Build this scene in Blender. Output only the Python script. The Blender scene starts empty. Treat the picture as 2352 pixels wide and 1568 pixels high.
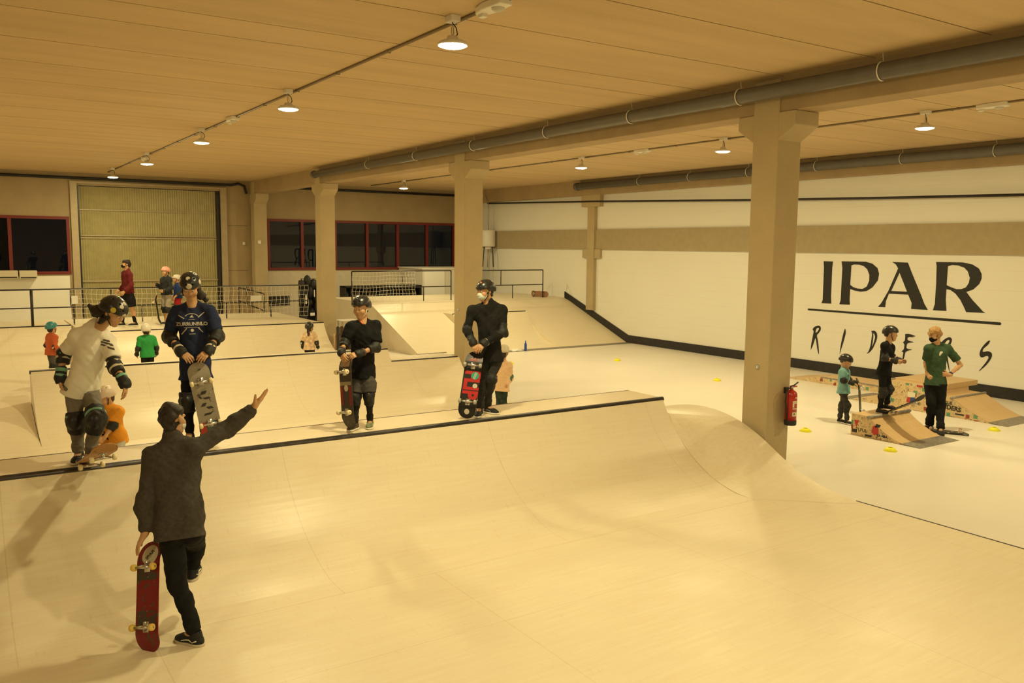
import bpy, math, random
import numpy as np
from mathutils import Vector, Matrix
from mathutils.bvhtree import BVHTree

# ------------------------------------------------------------------ camera, world, exposure
SC = bpy.context.scene
COL = SC.collection
IW, IH = 2352, 1568
FPX = 1953.2
YAW, PITCH, ROLL = math.radians(33.39), math.radians(6.383), math.radians(0.557)
CAM = np.array([0.0, 0.0, 3.0])
_fw = np.array([math.sin(YAW) * math.cos(PITCH), math.cos(YAW) * math.cos(PITCH), -math.sin(PITCH)])
_rt = np.array([math.cos(YAW), -math.sin(YAW), 0.0])
_up = np.cross(_rt, _fw)
AX_R = math.cos(ROLL) * _rt + math.sin(ROLL) * _up
AX_U = -math.sin(ROLL) * _rt + math.cos(ROLL) * _up
AX_F = _fw
cam_data = bpy.data.cameras.new('camera')
cam_data.sensor_width = 36.0
cam_data.lens = FPX / IW * 36.0
cam_data.clip_end = 200
cam = bpy.data.objects.new('camera', cam_data)
COL.objects.link(cam)
cam.matrix_world = Matrix(((AX_R[0], AX_U[0], -AX_F[0], CAM[0]), (AX_R[1], AX_U[1], -AX_F[1], CAM[1]),
                           (AX_R[2], AX_U[2], -AX_F[2], CAM[2]), (0, 0, 0, 1)))
SC.camera = cam
world = bpy.data.worlds.new('night')
world.use_nodes = True
world.node_tree.nodes['Background'].inputs[0].default_value = (0.010, 0.010, 0.012, 1)
world.node_tree.nodes['Background'].inputs[1].default_value = 1.0
SC.world = world
SC.view_settings.view_transform = 'Standard'
SC.view_settings.look = 'None'
SC.view_settings.gamma = 1.0
SC.view_settings.use_curve_mapping = False
SC.view_settings.exposure = 0.0
SC.cycles.use_denoising = True
SC.cycles.sample_clamp_indirect = 6.0
LAMP_COLOR = (1.0, 0.86, 0.44)
LAMP_POWER = 755.0
random.seed(7)

def ray(x, y):
    return AX_R * ((x - IW / 2) / FPX) - AX_U * ((y - IH / 2) / FPX) + AX_F
def on_z(x, y, z):
    d = ray(x, y); return CAM + d * ((z - CAM[2]) / d[2])
def on_y(x, y, Y):
    d = ray(x, y); return CAM + d * (Y / d[1])
def on_x(x, y, X):
    d = ray(x, y); return CAM + d * (X / d[0])
def at(x, y, dep):
    return CAM + ray(x, y) * dep
def depth_of(p):
    return float((np.array(p, float) - CAM) @ AX_F)
def unit(v):
    v = np.array(v, float); return v / max(1e-9, np.linalg.norm(v))

# ------------------------------------------------------------------ materials
MATS = {}
def mat(name, color, rough=0.6, metal=0.0, noise=0.0, scale=6.0, bump=0.0, bscale=60.0, spec=0.4, emit=None, coat=0.0, stretch=None):
    if name in MATS:
        return MATS[name]
    m = bpy.data.materials.new(name); m.use_nodes = True
    nt = m.node_tree; b = nt.nodes['Principled BSDF']
    b.inputs['Base Color'].default_value = (*color, 1)
    b.inputs['Roughness'].default_value = rough
    b.inputs['Metallic'].default_value = metal
    b.inputs['Specular IOR Level'].default_value = spec
    if coat: b.inputs['Coat Weight'].default_value = coat
    if emit:
        b.inputs['Emission Color'].default_value = (*emit[0], 1); b.inputs['Emission Strength'].default_value = emit[1]
    if noise or bump:
        tc = nt.nodes.new('ShaderNodeTexCoord'); mp = nt.nodes.new('ShaderNodeMapping')
        nt.links.new(tc.outputs['Object'], mp.inputs[0])
        if stretch: mp.inputs['Scale'].default_value = stretch
    if noise:
        n = nt.nodes.new('ShaderNodeTexNoise'); n.inputs['Scale'].default_value = scale; n.inputs['Detail'].default_value = 5
        nt.links.new(mp.outputs[0], n.inputs['Vector'])
        r = nt.nodes.new('ShaderNodeMapRange'); r.inputs[1].default_value = .3; r.inputs[2].default_value = .7
        r.inputs[3].default_value = 1 - noise; r.inputs[4].default_value = 1 + noise
        nt.links.new(n.outputs[0], r.inputs[0])
        mx = nt.nodes.new('ShaderNodeMix'); mx.data_type = 'RGBA'; mx.blend_type = 'MULTIPLY'; mx.inputs[0].default_value = 1
        mx.inputs[6].default_value = (*color, 1); nt.links.new(r.outputs[0], mx.inputs[7])
        nt.links.new(mx.outputs[2], b.inputs['Base Color'])
    if bump:
        n2 = nt.nodes.new('ShaderNodeTexNoise'); n2.inputs['Scale'].default_value = bscale; n2.inputs['Detail'].default_value = 3
        nt.links.new(mp.outputs[0], n2.inputs['Vector'])
        bp = nt.nodes.new('ShaderNodeBump'); bp.inputs['Strength'].default_value = bump; bp.inputs['Distance'].default_value = .01
        nt.links.new(n2.outputs[0], bp.inputs['Height']); nt.links.new(bp.outputs[0], b.inputs['Normal'])
    MATS[name] = m
    return m

class G:
    """small node-graph helper"""
    def __init__(s, name):
        s.m = bpy.data.materials.new(name); s.m.use_nodes = True; s.nt = s.m.node_tree
        s.b = s.nt.nodes['Principled BSDF']; MATS[name] = s.m
        s.tc = s.nt.nodes.new('ShaderNodeTexCoord')
    def n(s, t, **kw):
        x = s.nt.nodes.new('ShaderNode' + t)
        for k, v in kw.items(): setattr(x, k, v)
        return x
    def l(s, a, b): s.nt.links.new(a, b)
    def mapping(s, scale=(1, 1, 1), loc=(0, 0, 0)):
        m = s.n('Mapping'); m.inputs['Scale'].default_value = scale; m.inputs['Location'].default_value = loc
        s.l(s.tc.outputs['Object'], m.inputs[0]); return m.outputs[0]
    def noise(s, vec, scale, detail=4, rough=.5):
        x = s.n('TexNoise'); x.inputs['Scale'].default_value = scale; x.inputs['Detail'].default_value = detail
        x.inputs['Roughness'].default_value = rough; s.l(vec, x.inputs['Vector']); return x.outputs[0]
    def rng(s, v, a, b, c, d):
        x = s.n('MapRange'); s.l(v, x.inputs[0])
        for i, q in enumerate((a, b, c, d)): x.inputs[i + 1].default_value = q
        return x.outputs[0]
    def math(s, op, a, b=None):
        x = s.n('Math', operation=op)
        for i, q in enumerate((a, b)):
            if q is None: continue
            if isinstance(q, (int, float)): x.inputs[i].default_value = q
            else: s.l(q, x.inputs[i])
        return x.outputs[0]
    def mix(s, f, a, b, blend='MIX'):
        x = s.n('Mix', data_type='RGBA', blend_type=blend)
        for i, q in ((0, f), (6, a), (7, b)):
            if isinstance(q, (int, float)): x.inputs[i].default_value = q
            elif isinstance(q, tuple): x.inputs[i].default_value = (*q, 1)
            else: s.l(q, x.inputs[i])
        return x.outputs[2]
    def sep(s, vec):
        x = s.n('SeparateXYZ'); s.l(vec, x.inputs[0]); return x.outputs
    def bump(s, h, strength=.3, dist=.01):
        x = s.n('Bump'); x.inputs['Strength'].default_value = strength; x.inputs['Distance'].default_value = dist
        s.l(h, x.inputs['Height']); s.l(x.outputs[0], s.b.inputs['Normal'])
    def done(s, color, rough=.6, spec=.4):
        if isinstance(color, tuple): s.b.inputs['Base Color'].default_value = (*color, 1)
        else: s.l(color, s.b.inputs['Base Color'])
        if isinstance(rough, (int, float)): s.b.inputs['Roughness'].default_value = rough
        else: s.l(rough, s.b.inputs['Roughness'])
        s.b.inputs['Specular IOR Level'].default_value = spec
        return s.m

def ply_mat(name, base=(.79, .705, .545), dark=(.69, .555, .37), grain=(1.2, 14, 14), seam=None, rough=.42):
    g = G(name)
    v = g.mapping(grain)
    n1 = g.noise(v, 2.0, 6, .6)
    n2 = g.noise(g.mapping((1, 1, 1)), .9, 3)
    n3 = g.noise(g.mapping((3, 9, 9)), 5.0, 6, .7)
    c = g.mix(g.rng(n1, .3, .75, 0, .55), base, dark)
    c = g.mix(g.rng(n2, .35, .7, 0, .35), c, tuple(x * .9 for x in base))
    c = g.mix(g.rng(n3, .60, .78, 0, .30), c, dark)
    # skate scuffs: sparse thin dark strokes
    vs = g.mapping((14, 2.2, 2.2)); w = g.noise(vs, 3.2, 4, .6)
    c = g.mix(g.math('MULTIPLY', g.rng(w, .60, .74, 0, 1), .22), c, (.46, .31, .16))
    if seam:
        xyz = g.sep(g.tc.outputs['Object'])
        for ax, step, off in seam:
            d = g.math('ABSOLUTE', g.math('SUBTRACT', g.math('PINGPONG', g.math('ADD', xyz[ax], -off + 50 * step * 2), step), 0.0))
            c = g.mix(g.rng(d, .001, .006, .22, 0), c, (.30, .19, .09))
    r = g.rng(n2, .3, .7, rough - .06, rough + .1)
    return g.done(c, r, .45)

def concrete_mat(name, col, var=.12, rough=.75, streak=None, scale=1.5):
    g = G(name)
    n1 = g.noise(g.mapping(streak or (1, 1, 1)), scale, 6, .6)
    n2 = g.noise(g.mapping((1, 1, 1)), 40, 3)
    f = g.math('ADD', g.rng(n1, .3, .7, 1 - var, 1 + var), g.rng(n2, .3, .7, -.03, .03))
    c = g.mix(1.0, col, f, 'MULTIPLY')
    g.bump(n2, .12, .004)
    return g.done(c, rough, .3)

M_ply = ply_mat('plywood', seam=[(0, 1.22, 1.13)])
M_plyside = mat('plywood_side', (.52, .36, .19), .6, noise=.15, scale=3, stretch=(1, 6, 6))
M_plyfloor = ply_mat('plywood_floor', seam=[(0, 1.22, 1.13), (1, 2.44, .6)])
M_kick = ply_mat('kicker_ply', base=(.66, .46, .245), dark=(.54, .33, .15), grain=(10, 1.2, 1.2))
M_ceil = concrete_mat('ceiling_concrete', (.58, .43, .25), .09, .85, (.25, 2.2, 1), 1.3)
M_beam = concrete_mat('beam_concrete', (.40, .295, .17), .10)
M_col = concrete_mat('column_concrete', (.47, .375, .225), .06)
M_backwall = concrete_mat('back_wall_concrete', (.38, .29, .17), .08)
M_floor = concrete_mat('floor_concrete', (.80, .745, .68), .04, .33, (.6, .6, 1), .8)
M_black = mat('black_paint', (.018, .017, .016), .5)
M_trim = mat('black_trim_board', (.022, .020, .020), .42, noise=.25, scale=14)
M_steel = mat('dark_steel', (.045, .040, .040), .38, .6)
M_coping = mat('coping_steel', (.075, .066, .066), .34, .75, noise=.3, scale=9)
M_galv = mat('galvanised_steel', (.42, .41, .40), .45, .7, noise=.12, scale=12)
M_plate = mat('worn_steel_plate', (.30, .27, .24), .5, .5, noise=.3, scale=25)
M_pipe = mat('grey_pvc_pipe', (.125, .115, .105), .36, noise=.06)
M_whitep = mat('white_painted_metal', (.78, .75, .70), .45)
M_gate = mat('gate_sheet', (.37, .32, .155), .5, .1, noise=.08, scale=5)
M_gatefr = mat('gate_frame_grey', (.42, .34, .22), .5, .1, noise=.06)
M_red = mat('dark_red_frame', (.16, .018, .016), .5)
M_plastic_w = mat('white_plastic', (.80, .76, .70), .5)
M_conduit = mat('brown_grey_conduit', (.24, .18, .11), .6)
M_net = mat('white_net_cord', (.75, .70, .60), .8)
M_alu = mat('polished_truck_metal', (.60, .58, .56), .28, .9)
M_wheel = mat('cream_wheel', (.85, .74, .46), .45)

def wall_white():
    g = G('white_painted_block')
    xyz = g.sep(g.tc.outputs['Object'])
    d = g.math('PINGPONG', g.math('ADD', xyz[2], 40.0), .10)
    n = g.noise(g.mapping((1, 1, 1)), .5, 4)
    n2 = g.noise(g.mapping((1, .3, 6)), 3, 4)
    c = g.mix(g.rng(n, .3, .7, 0, .5), (.82, .80, .745), (.77, .74, .67))
    c = g.mix(g.math('MULTIPLY', g.rng(d, .0, .006, .30, 0), g.rng(n2, .4, .6, .1, 1)), c, (.50, .44, .35))
    return g.done(c, .7, .25)
M_wall = wall_white()

def glass_mat():
    m = bpy.data.materials.new('window_glass'); m.use_nodes = True; nt = m.node_tree
    nt.nodes.clear(); out = nt.nodes.new('ShaderNodeOutputMaterial')
    mx = nt.nodes.new('ShaderNodeMixShader'); fr = nt.nodes.new('ShaderNodeFresnel'); fr.inputs[0].default_value = 1.5
    tr = nt.nodes.new('ShaderNodeBsdfTransparent'); tr.inputs[0].default_value = (.55, .58, .55, 1)
    gl = nt.nodes.new('ShaderNodeBsdfGlossy'); gl.inputs['Roughness'].default_value = .015
    nt.links.new(fr.outputs[0], mx.inputs[0]); nt.links.new(tr.outputs[0], mx.inputs[1]); nt.links.new(gl.outputs[0], mx.inputs[2])
    nt.links.new(mx.outputs[0], out.inputs[0]); return m
M_glass = glass_mat()

# ------------------------------------------------------------------ mesh builders
class MB:
    def __init__(s): s.v = []; s.f = []
    def add(s, vs, fs):
        o = len(s.v); s.v += [tuple(float(c) for c in v) for v in vs]; s.f += [tuple(i + o for i in f) for f in fs]; return s
    def box(s, a, b):
        (x0, y0, z0), (x1, y1, z1) = a, b
        return s.add([(x0, y0, z0), (x1, y0, z0), (x1, y1, z0), (x0, y1, z0), (x0, y0, z1), (x1, y0, z1), (x1, y1, z1), (x0, y1, z1)],
                     [(0, 3, 2, 1), (4, 5, 6, 7), (0, 1, 5, 4), (1, 2, 6, 5), (2, 3, 7, 6), (3, 0, 4, 7)])
    def prism(s, pts, axis, a, b):
        """closed polygon (2D) extruded along axis from a to b; 2D coords fill the other two axes in xyz order"""
        n = len(pts); vs = []
        for t in (a, b):
            for p in pts:
                q = list(p); q.insert(axis, t); vs.append(q)
        return s.add(vs, [tuple(range(n))[::-1], tuple(range(n, 2 * n))] + [(i, (i + 1) % n, n + (i + 1) % n, n + i) for i in range(n)])
    def tube(s, pts, r, seg=10, cap=True):
        pts = [np.array(p, float) for p in pts]; rr = r if isinstance(r, (list, tuple)) else [r] * len(pts)
        base = len(s.v); prev = None
        for i, p in enumerate(pts):
            t = unit(pts[min(i + 1, len(pts) - 1)] - pts[max(i - 1, 0)])
            if prev is None:
                ref = np.array([0, 0, 1.]) if abs(t[2]) < .9 else np.array([1., 0, 0])
                u = unit(np.cross(t, ref))
            else: u = unit(prev - t * (prev @ t))
            prev = u; w = np.cross(t, u)
            for k in range(seg):
                a = 2 * math.pi * k / seg
                s.v.append(tuple(p + (u * math.cos(a) + w * math.sin(a)) * rr[i]))
        for i in range(len(pts) - 1):
            for k in range(seg):
                a = base + i * seg + k; b = base + i * seg + (k + 1) % seg
                s.f.append((a, b, b + seg, a + seg))
        if cap:
            s.f.append(tuple(base + k for k in range(seg))[::-1]); e = base + (len(pts) - 1) * seg
            s.f.append(tuple(e + k for k in range(seg)))
        return s
    def lathe(s, prof, c=(0, 0, 0), seg=24, ax='z'):
        base = len(s.v); n = len(prof)
        for k in range(seg):
            a = 2 * math.pi * k / seg
            for r, h in prof:
                p = (r * math.cos(a), r * math.sin(a), h)
                if ax == 'x': p = (p[2], p[0], p[1])
                if ax == 'y': p = (p[0], p[2], p[1])
                s.v.append((p[0] + c[0], p[1] + c[1], p[2] + c[2]))
        for k in range(seg):
            for i in range(n - 1):
                a = base + k * n + i; b = base + ((k + 1) % seg) * n + i
                s.f.append((a, b, b + 1, a + 1))
        return s
    def grid(s, P):
        P = np.array(P, float); h, w = P.shape[:2]; o = len(s.v)
        s.v += [tuple(q) for q in P.reshape(-1, 3)]
        for i in range(h - 1):
            for j in range(w - 1):
                a = o + i * w + j; s.f.append((a, a + 1, a + w + 1, a + w))
        return s
    def build(s, name, m, parent=None, smooth=False, bevel=0, **props):
        me = bpy.data.meshes.new(name); me.from_pydata(s.v, [], s.f); me.update()
        o = bpy.data.objects.new(name, me); COL.objects.link(o)
        if m: me.materials.append(m)
        if smooth: me.shade_smooth()
        if parent is not None:
            o.parent = parent
            o.matrix_parent_inverse = Matrix.Identity(4)
            if isinstance(parent, bpy.types.Object):
                me.transform(world_inv(parent))
        if bevel:
            b = o.modifiers.new('bevel', 'BEVEL'); b.width = bevel; b.segments = 2; b.limit_method = 'ANGLE'
        for k, v in props.items(): o[k] = v
        return o

def world_mat(o):
    m = Matrix.LocRotScale(o.location, o.rotation_euler if o.rotation_mode != 'QUATERNION' else o.rotation_quaternion, o.scale)
    return world_mat(o.parent) @ m if o.parent else m
def world_inv(o): return world_mat(o).inverted()

def tag(o, label=None, cat=None, group=None, kind=None):
    if label: o['label'] = label
    if cat: o['category'] = cat
    if group: o['group'] = group
    if kind: o['kind'] = kind
    return o
def thing(name, label, cat, loc=(0, 0, 0), rotz=0.0, group=None, kind=None):
    o = bpy.data.objects.new(name, None); COL.objects.link(o); o.empty_display_size = .1
    o.location = tuple(float(c) for c in loc); o.rotation_euler = (0, 0, rotz)
    return tag(o, label, cat, group, kind)
def struct(o, label, cat): return tag(o, label, cat, None, 'structure')
def copy_tree(o, parent=None):
    c = o.copy(); COL.objects.link(c)
    if parent: c.parent = parent
    for ch in [x for x in bpy.data.objects if x.parent == o]: copy_tree(ch, c)
    return c
# ------------------------------------------------------------------ the setting
CEIL = 5.18
XL, XR, YF, YB = -8.6, 17.85, -9.0, 30.5
BX0, BX1 = 8.95, 9.40            # column row
struct(MB().box((XL, YF, -.2), (XR + .3, YB + .3, 0)).build('floor', M_floor), 'pale smooth concrete hall floor', 'floor')
# hollow-core slabs: real joints every 1.2 m
mb = MB()
joints = [7.4 - 1.3 * k for k in range(13, 0, -1)] + [7.4, 8.7] + [9.45 + 1.36 * k for k in range(17)]
for ya, yb in zip(joints[:-1], joints[1:]):
    mb.box((XL, ya + .010, CEIL), (XR + .3, yb - .010, CEIL + .25))
mb.box((XL, YF, CEIL + .12), (XR + .3, YB + .3, CEIL + .3))
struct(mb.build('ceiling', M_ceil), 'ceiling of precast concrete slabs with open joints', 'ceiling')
struct(MB().box((XL - .2, YF, 0), (XL, YB, CEIL)).build('wall_left', M_backwall), 'plain concrete wall on the left side', 'wall')
struct(MB().box((XL, YF - .2, 0), (XR, YF, CEIL)).build('wall_front', M_backwall), 'plain concrete wall behind the viewer', 'wall')
struct(MB().box((XR, YF, 0), (XR + .3, YB, CEIL)).build('wall_right', M_wall), 'long white painted block wall carrying the black lettering', 'wall')
# back wall with openings (windows, gate)
W1 = (XL + .6, 3.22, 1.98, 3.80); W2 = (9.55, 17.25, 2.06, 3.90); GT = (3.47, 7.92, 0.0, 4.80)
mb = MB(); T0, T1 = YB, YB + .3
for x0, x1, z0, z1 in ((XL, W1[0], 0, CEIL), (W1[0], W1[1], 0, W1[2]), (W1[0], W1[1], W1[3], CEIL), (W1[1], GT[0], 0, CEIL),
                       (GT[0], GT[1], GT[3], CEIL), (GT[1], W2[0], 0, CEIL), (W2[0], W2[1], 0, W2[2]), (W2[0], W2[1], W2[3], CEIL), (W2[1], XR, 0, CEIL)):
    mb.box((x0, T0, z0), (x1, T1, z1))
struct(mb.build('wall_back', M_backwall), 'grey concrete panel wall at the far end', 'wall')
struct(MB().box((XL, YB - .05, 0), (3.16, YB - .001, 1.93)).build('wall_back_lining', M_wall), 'white lining of the back wall below the left window', 'wall')
struct(MB().box((9.5, YB - .03, 0), (XR, YB, 2.02)).build('wall_back_dado', mat('cream_dado', (.60, .53, .41), .7, noise=.05)), 'cream lower part of the back wall below the right windows', 'wall')
# panel joints on back wall near the gate
mb = MB()
for z in (3.62, 2.05): mb.box((8.16, YB - .006, z), (8.84, YB, z + .015)); mb.box((9.36, YB - .006, z + .1), (9.55, YB, z + .115))
struct(mb.build('trim_4', mat('joint_dark', (.12, .09, .06), .8)), 'dark panel joints beside the far gate', 'trim')

def window(n, W, mull, label):
    x0, x1, z0, z1 = W
    root = thing('window_%d' % n, label, 'window', (x0, YB, z0), kind='structure')
    fr = MB(); t = .09
    fr.box((x0, YB - .03, z0), (x1, YB + .1, z0 + t)).box((x0, YB - .03, z1 - t), (x1, YB + .1, z1)).box((x0, YB - .03, z0 + t), (x0 + t, YB + .1, z1 - t)).box((x1 - t, YB - .03, z0 + t), (x1, YB + .1, z1 - t))
    fr.build('window_frame', M_red, root)
    xs = [x0] + mull + [x1]
    for x in mull: MB().box((x - .05, YB - .03, z0 + t), (x + .05, YB + .1, z1 - t)).build('mullion', M_red, root)
    for a, b in zip(xs[:-1], xs[1:]):
        MB().box((a + .05, YB + .05, z0 + t), (b - .05, YB + .056, z1 - t)).build('glass_pane', M_glass, root)
    return root
window(1, W1, [W1[1] - 1.65 * k for k in (1, 2, 3, 4, 5, 6)], 'dark window band with red frames left of the far gate')
window(2, W2, [W2[0] + 1.285 * k for k in range(1, 6)], 'dark window band with red frames right of the far gate')
# the gate
root = thing('door_1', 'tall grey ribbed industrial sliding gate in the far wall', 'door', (5.7, YB, 0), kind='structure')
mb = MB(); P = []
nx = 120
for i in range(nx + 1):
    x = GT[0] + (GT[1] - GT[0]) * i / nx; P.append((x, YB + .10 + (.018 if i % 2 else 0)))
mb.grid([[(x, y, z) for x, y in P] for z in (0, 4.78)])
mb.build('gate_sheet', M_gate, root)
for z, h in ((1.72, .05), (3.12, .035), (3.20, .03), (4.02, .035)):
    MB().box((GT[0], YB + .06, z), (GT[1], YB + .10, z + h)).build('rail', M_gatefr, root)
for x in (3.27, 7.92):
    MB().box((x, YB - .10, 0), (x + .2, YB + .1, 4.855)).build('post', M_gatefr, root)
MB().box((3.265, YB - .105, 4.855), (8.125, YB + .1, 4.92)).build('lintel', M_gatefr, root)
MB().box((GT[0] + .02, YB - .02, 0), (GT[0] + .06, YB + .1, 4.8)).box((GT[1] - .12, YB, 0), (GT[1] - .02, YB + .1, 4.8)).build('guide_rail', M_steel, root)

# columns with corbels
def column(y0, y1, label, x0=BX0, x1=BX1, z0=0, ctop=4.56, cbot=4.44):
    mb = MB(); mb.box((x0, y0, z0), (x1, y1, CEIL - .02))
    for s in (-1, 1):
        ya = y1 if s > 0 else y0
        pts = [(ya - s * .01, cbot - .06), (ya + s * .26, ctop), (ya + s * .26, 4.74), (ya - s * .01, 4.74)]
        mb.prism(pts if s > 0 else pts[::-1], 0, x0, x1)
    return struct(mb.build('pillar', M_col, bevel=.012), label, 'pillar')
column(7.42, 7.84, 'nearest beige concrete pillar with corbels and the fire extinguisher')
column(15.42, 15.84, 'middle beige concrete pillar behind the child in the black hoodie')
column(23.66, 24.06, 'third beige concrete pillar at the end of the far ramp')
column(30.02, 30.42, 'concrete half pillar standing against the far wall', z0=0)
# beams
def beam(x0, x1, label, z0=4.74):
    mb = MB()
    mb.box((x0, YF, z0), (x1, YB, CEIL + .01))
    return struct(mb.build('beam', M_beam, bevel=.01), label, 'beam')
beam(BX0 + .02, BX1 - .02, 'long concrete beam over the row of pillars')
beam(17.60, XR, 'concrete beam along the top of the white wall', 4.70)
# right wall band, pilasters
struct(MB().box((XR - .06, YF, 2.92), (XR, YB, 3.58)).build('beam', mat('band_concrete', (.40, .325, .20), .8, noise=.05)), 'grey horizontal concrete band across the white wall', 'beam')
for y0, lab in ((22.05, 'wall pilaster left of the lettering beside the far bank'), (14.6, 'wall pilaster hidden behind the nearest pillar'), (7.1, 'wall pilaster at the right of the lettering'), (29.9, 'wall pilaster in the far corner')):
    mb = MB().box((XR - .13, y0, {22.05: .92, 29.9: 1.26}.get(y0, 0)), (XR, y0 + .36, 4.72))
    for dy0, dy1 in ((-.3, .66),):
        mb.box((XR - .10, y0 - .28, 2.64), (XR, y0 + .64, 2.93)).box((XR - .16, y0 - .3, 4.32), (XR, y0 + .66, 4.72))
    if y0 != 7.1: struct(mb.build('pillar', M_col), lab, 'pillar')
# skirting along white wall, climbing the bank
prof = [(YF, 0), (20.42, 0), (23.75, 1.22)]
mb = MB(); h = .24
mb.prism([(YF, .0), (20.42, 0), (23.75, 1.24), (23.75, 1.46), (20.36, h), (YF, h)], 0, XR - .03, XR - .001)
struct(mb.build('baseboard_right', M_trim), 'black skirting board along the white wall, climbing with the bank', 'baseboard')
# dark cable trim at the ceiling of the far wall
struct(MB().tube([(XL, YB - .06, 5.02), (8.3, YB - .06, 5.02), (8.55, YB - .06, 5.08), (8.75, YB - .06, 5.0), (8.82, YB - .08, 4.74)], .045, 8).build('trim_1', M_black, smooth=True), 'dark cable duct along the top of the far wall left of the pillars', 'trim')
struct(MB().tube([(9.45, YB - .06, 5.02), (17.55, YB - .06, 5.02)], .045, 8).build('trim_2', M_black, smooth=True), 'dark cable duct along the top of the far wall above the right windows', 'trim')
# plywood skate floor (left of the pillar row)
struct(MB().box((XL, YF, 0.0005), (8.9, 30.0, .012)).build('floor_plywood', M_plyfloor), 'plywood skating floor left of the pillars', 'floor')
struct(MB().box((8.9, YF, 0.0), (8.925, 6.0, .014)).build('trim_3', M_steel), 'thin dark edge strip between plywood and concrete', 'trim')

# drain pipes
def pipe(x, y0, y1, z, r, label, hang):
    root = thing('drain_pipe', label, 'pipe', (x, y1, z))
    MB().tube([(x, y0, z), (x, y1, z)], r, 20).build('pipe_run', M_pipe, root, smooth=True)
    MB().tube([(x, y1, z), (x, y1 + .12, z)], r * 1.14, 20).build('end_cap', M_pipe, root, smooth=True)
    for y in hang:
        pts = [(x + math.cos(a) * (r + .008), y, z + math.sin(a) * (r + .008)) for a in np.linspace(math.pi * .45, math.pi * 1.6, 12)]
        MB().tube([(x, y, CEIL)] + pts, .008, 6).build('hanger_strap', M_plastic_w, root, smooth=True)
pipe(8.80, YF, 23.6, 4.98, .095, 'grey drain pipe hung beside the beam over the pillars', [4.2, 5.9, 7.95, 10.1, 12.3, 14.8, 17.3, 19.9])
pipe(17.46, YF, 22.6, 4.98, .11, 'grey drain pipe hung beside the beam on the white wall', [9.1, 11.1, 13.3, 15.4, 17.5, 19.6])
root = thing('wall_pipe', 'thin dark pipe running along the white wall above the band', 'pipe', (17.78, 20, 4.3))
MB().tube([on_x(x, y, 17.70) for x, y in ((1120, 467), (1360, 462.5), (1700, 459.5), (2000, 455), (2360, 447))], .030, 10).build('pipe_run', M_steel, root, smooth=True)

# ------------------------------------------------------------------ lamps
M_emit = mat('lamp_diffuser', (.9, .9, .9), .4, emit=(LAMP_COLOR, LAMP_POWER))
def make_lamp():
    root = thing('pendant_lamp', 'x', 'lamp', (0, 0, 0), group='round pendant lamps under the ceiling')
    MB().lathe([(0.0, .07), (.05, .07), (.06, .035), (.10, .03), (.142, .008), (.148, -.012), (.140, -.02), (.132, -.012)], seg=28).build('housing', M_whitep, root, smooth=True)
    MB().lathe([(.134, -.010), (.125, -.024), (.09, -.034), (.04, -.040), (.0005, -.041)], seg=28).build('diffuser', M_emit, root, smooth=True)
    MB().tube([(0, 0, .07), (.012, 0, .10), (.010, 0, .15), (0, 0, .18), (-.010, 0, .15), (-.012, 0, .10), (0, 0, .07)], .004, 6).build('hook', M_galv, root, smooth=True)
    MB().tube([(.03, 0, .065), (.06, .01, .10), (.05, .02, .16), (.0, 0, .19), (0, 0, .22)], .006, 6).build('cable', M_black, root, smooth=True)
    MB().box((-.05, -.07, .20), (.05, .07, .26)).build('junction_box', M_plastic_w, root, bevel=.006)
    return root
lamp0 = make_lamp(); first = True
LAMP_Z = 4.92
lrow = [7.35, 12.1, 17.1, 22.5, 27.7]; names = ['nearest', 'second', 'third', 'fourth', 'farthest']
rrow = [7.85, 12.05, 16.6, 26.3]; rn = ['nearest', 'second', 'third', 'farthest']
spots = [(4.13, y, names[i] + ' lit pendant lamp of the left ceiling row, counted from the viewer') for i, y in enumerate(lrow)]
spots += [(12.9, y, rn[i] + ' visible lit pendant lamp of the right ceiling row, counted from the viewer') for i, y in enumerate(rrow)]
spots += [(12.70, 21.3, 'lit pendant lamp of the right row hidden behind the middle pillar')]
spots += [(4.13, y, 'lit pendant lamp over the viewer outside the picture') for y in (2.3, -2.7)]
spots += [(12.9, y, 'lit pendant lamp of the right row outside the picture') for y in (2.7, -2.6)]
spots += [(-4.3, y, 'lit pendant lamp of the left bay outside the picture') for y in (2.3, 17.1, 22.5, 27.7)]
for x, y, lab in spots:
    o = lamp0 if first else copy_tree(lamp0); first = False
    o.location = (x, y, LAMP_Z); o['label'] = lab
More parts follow.
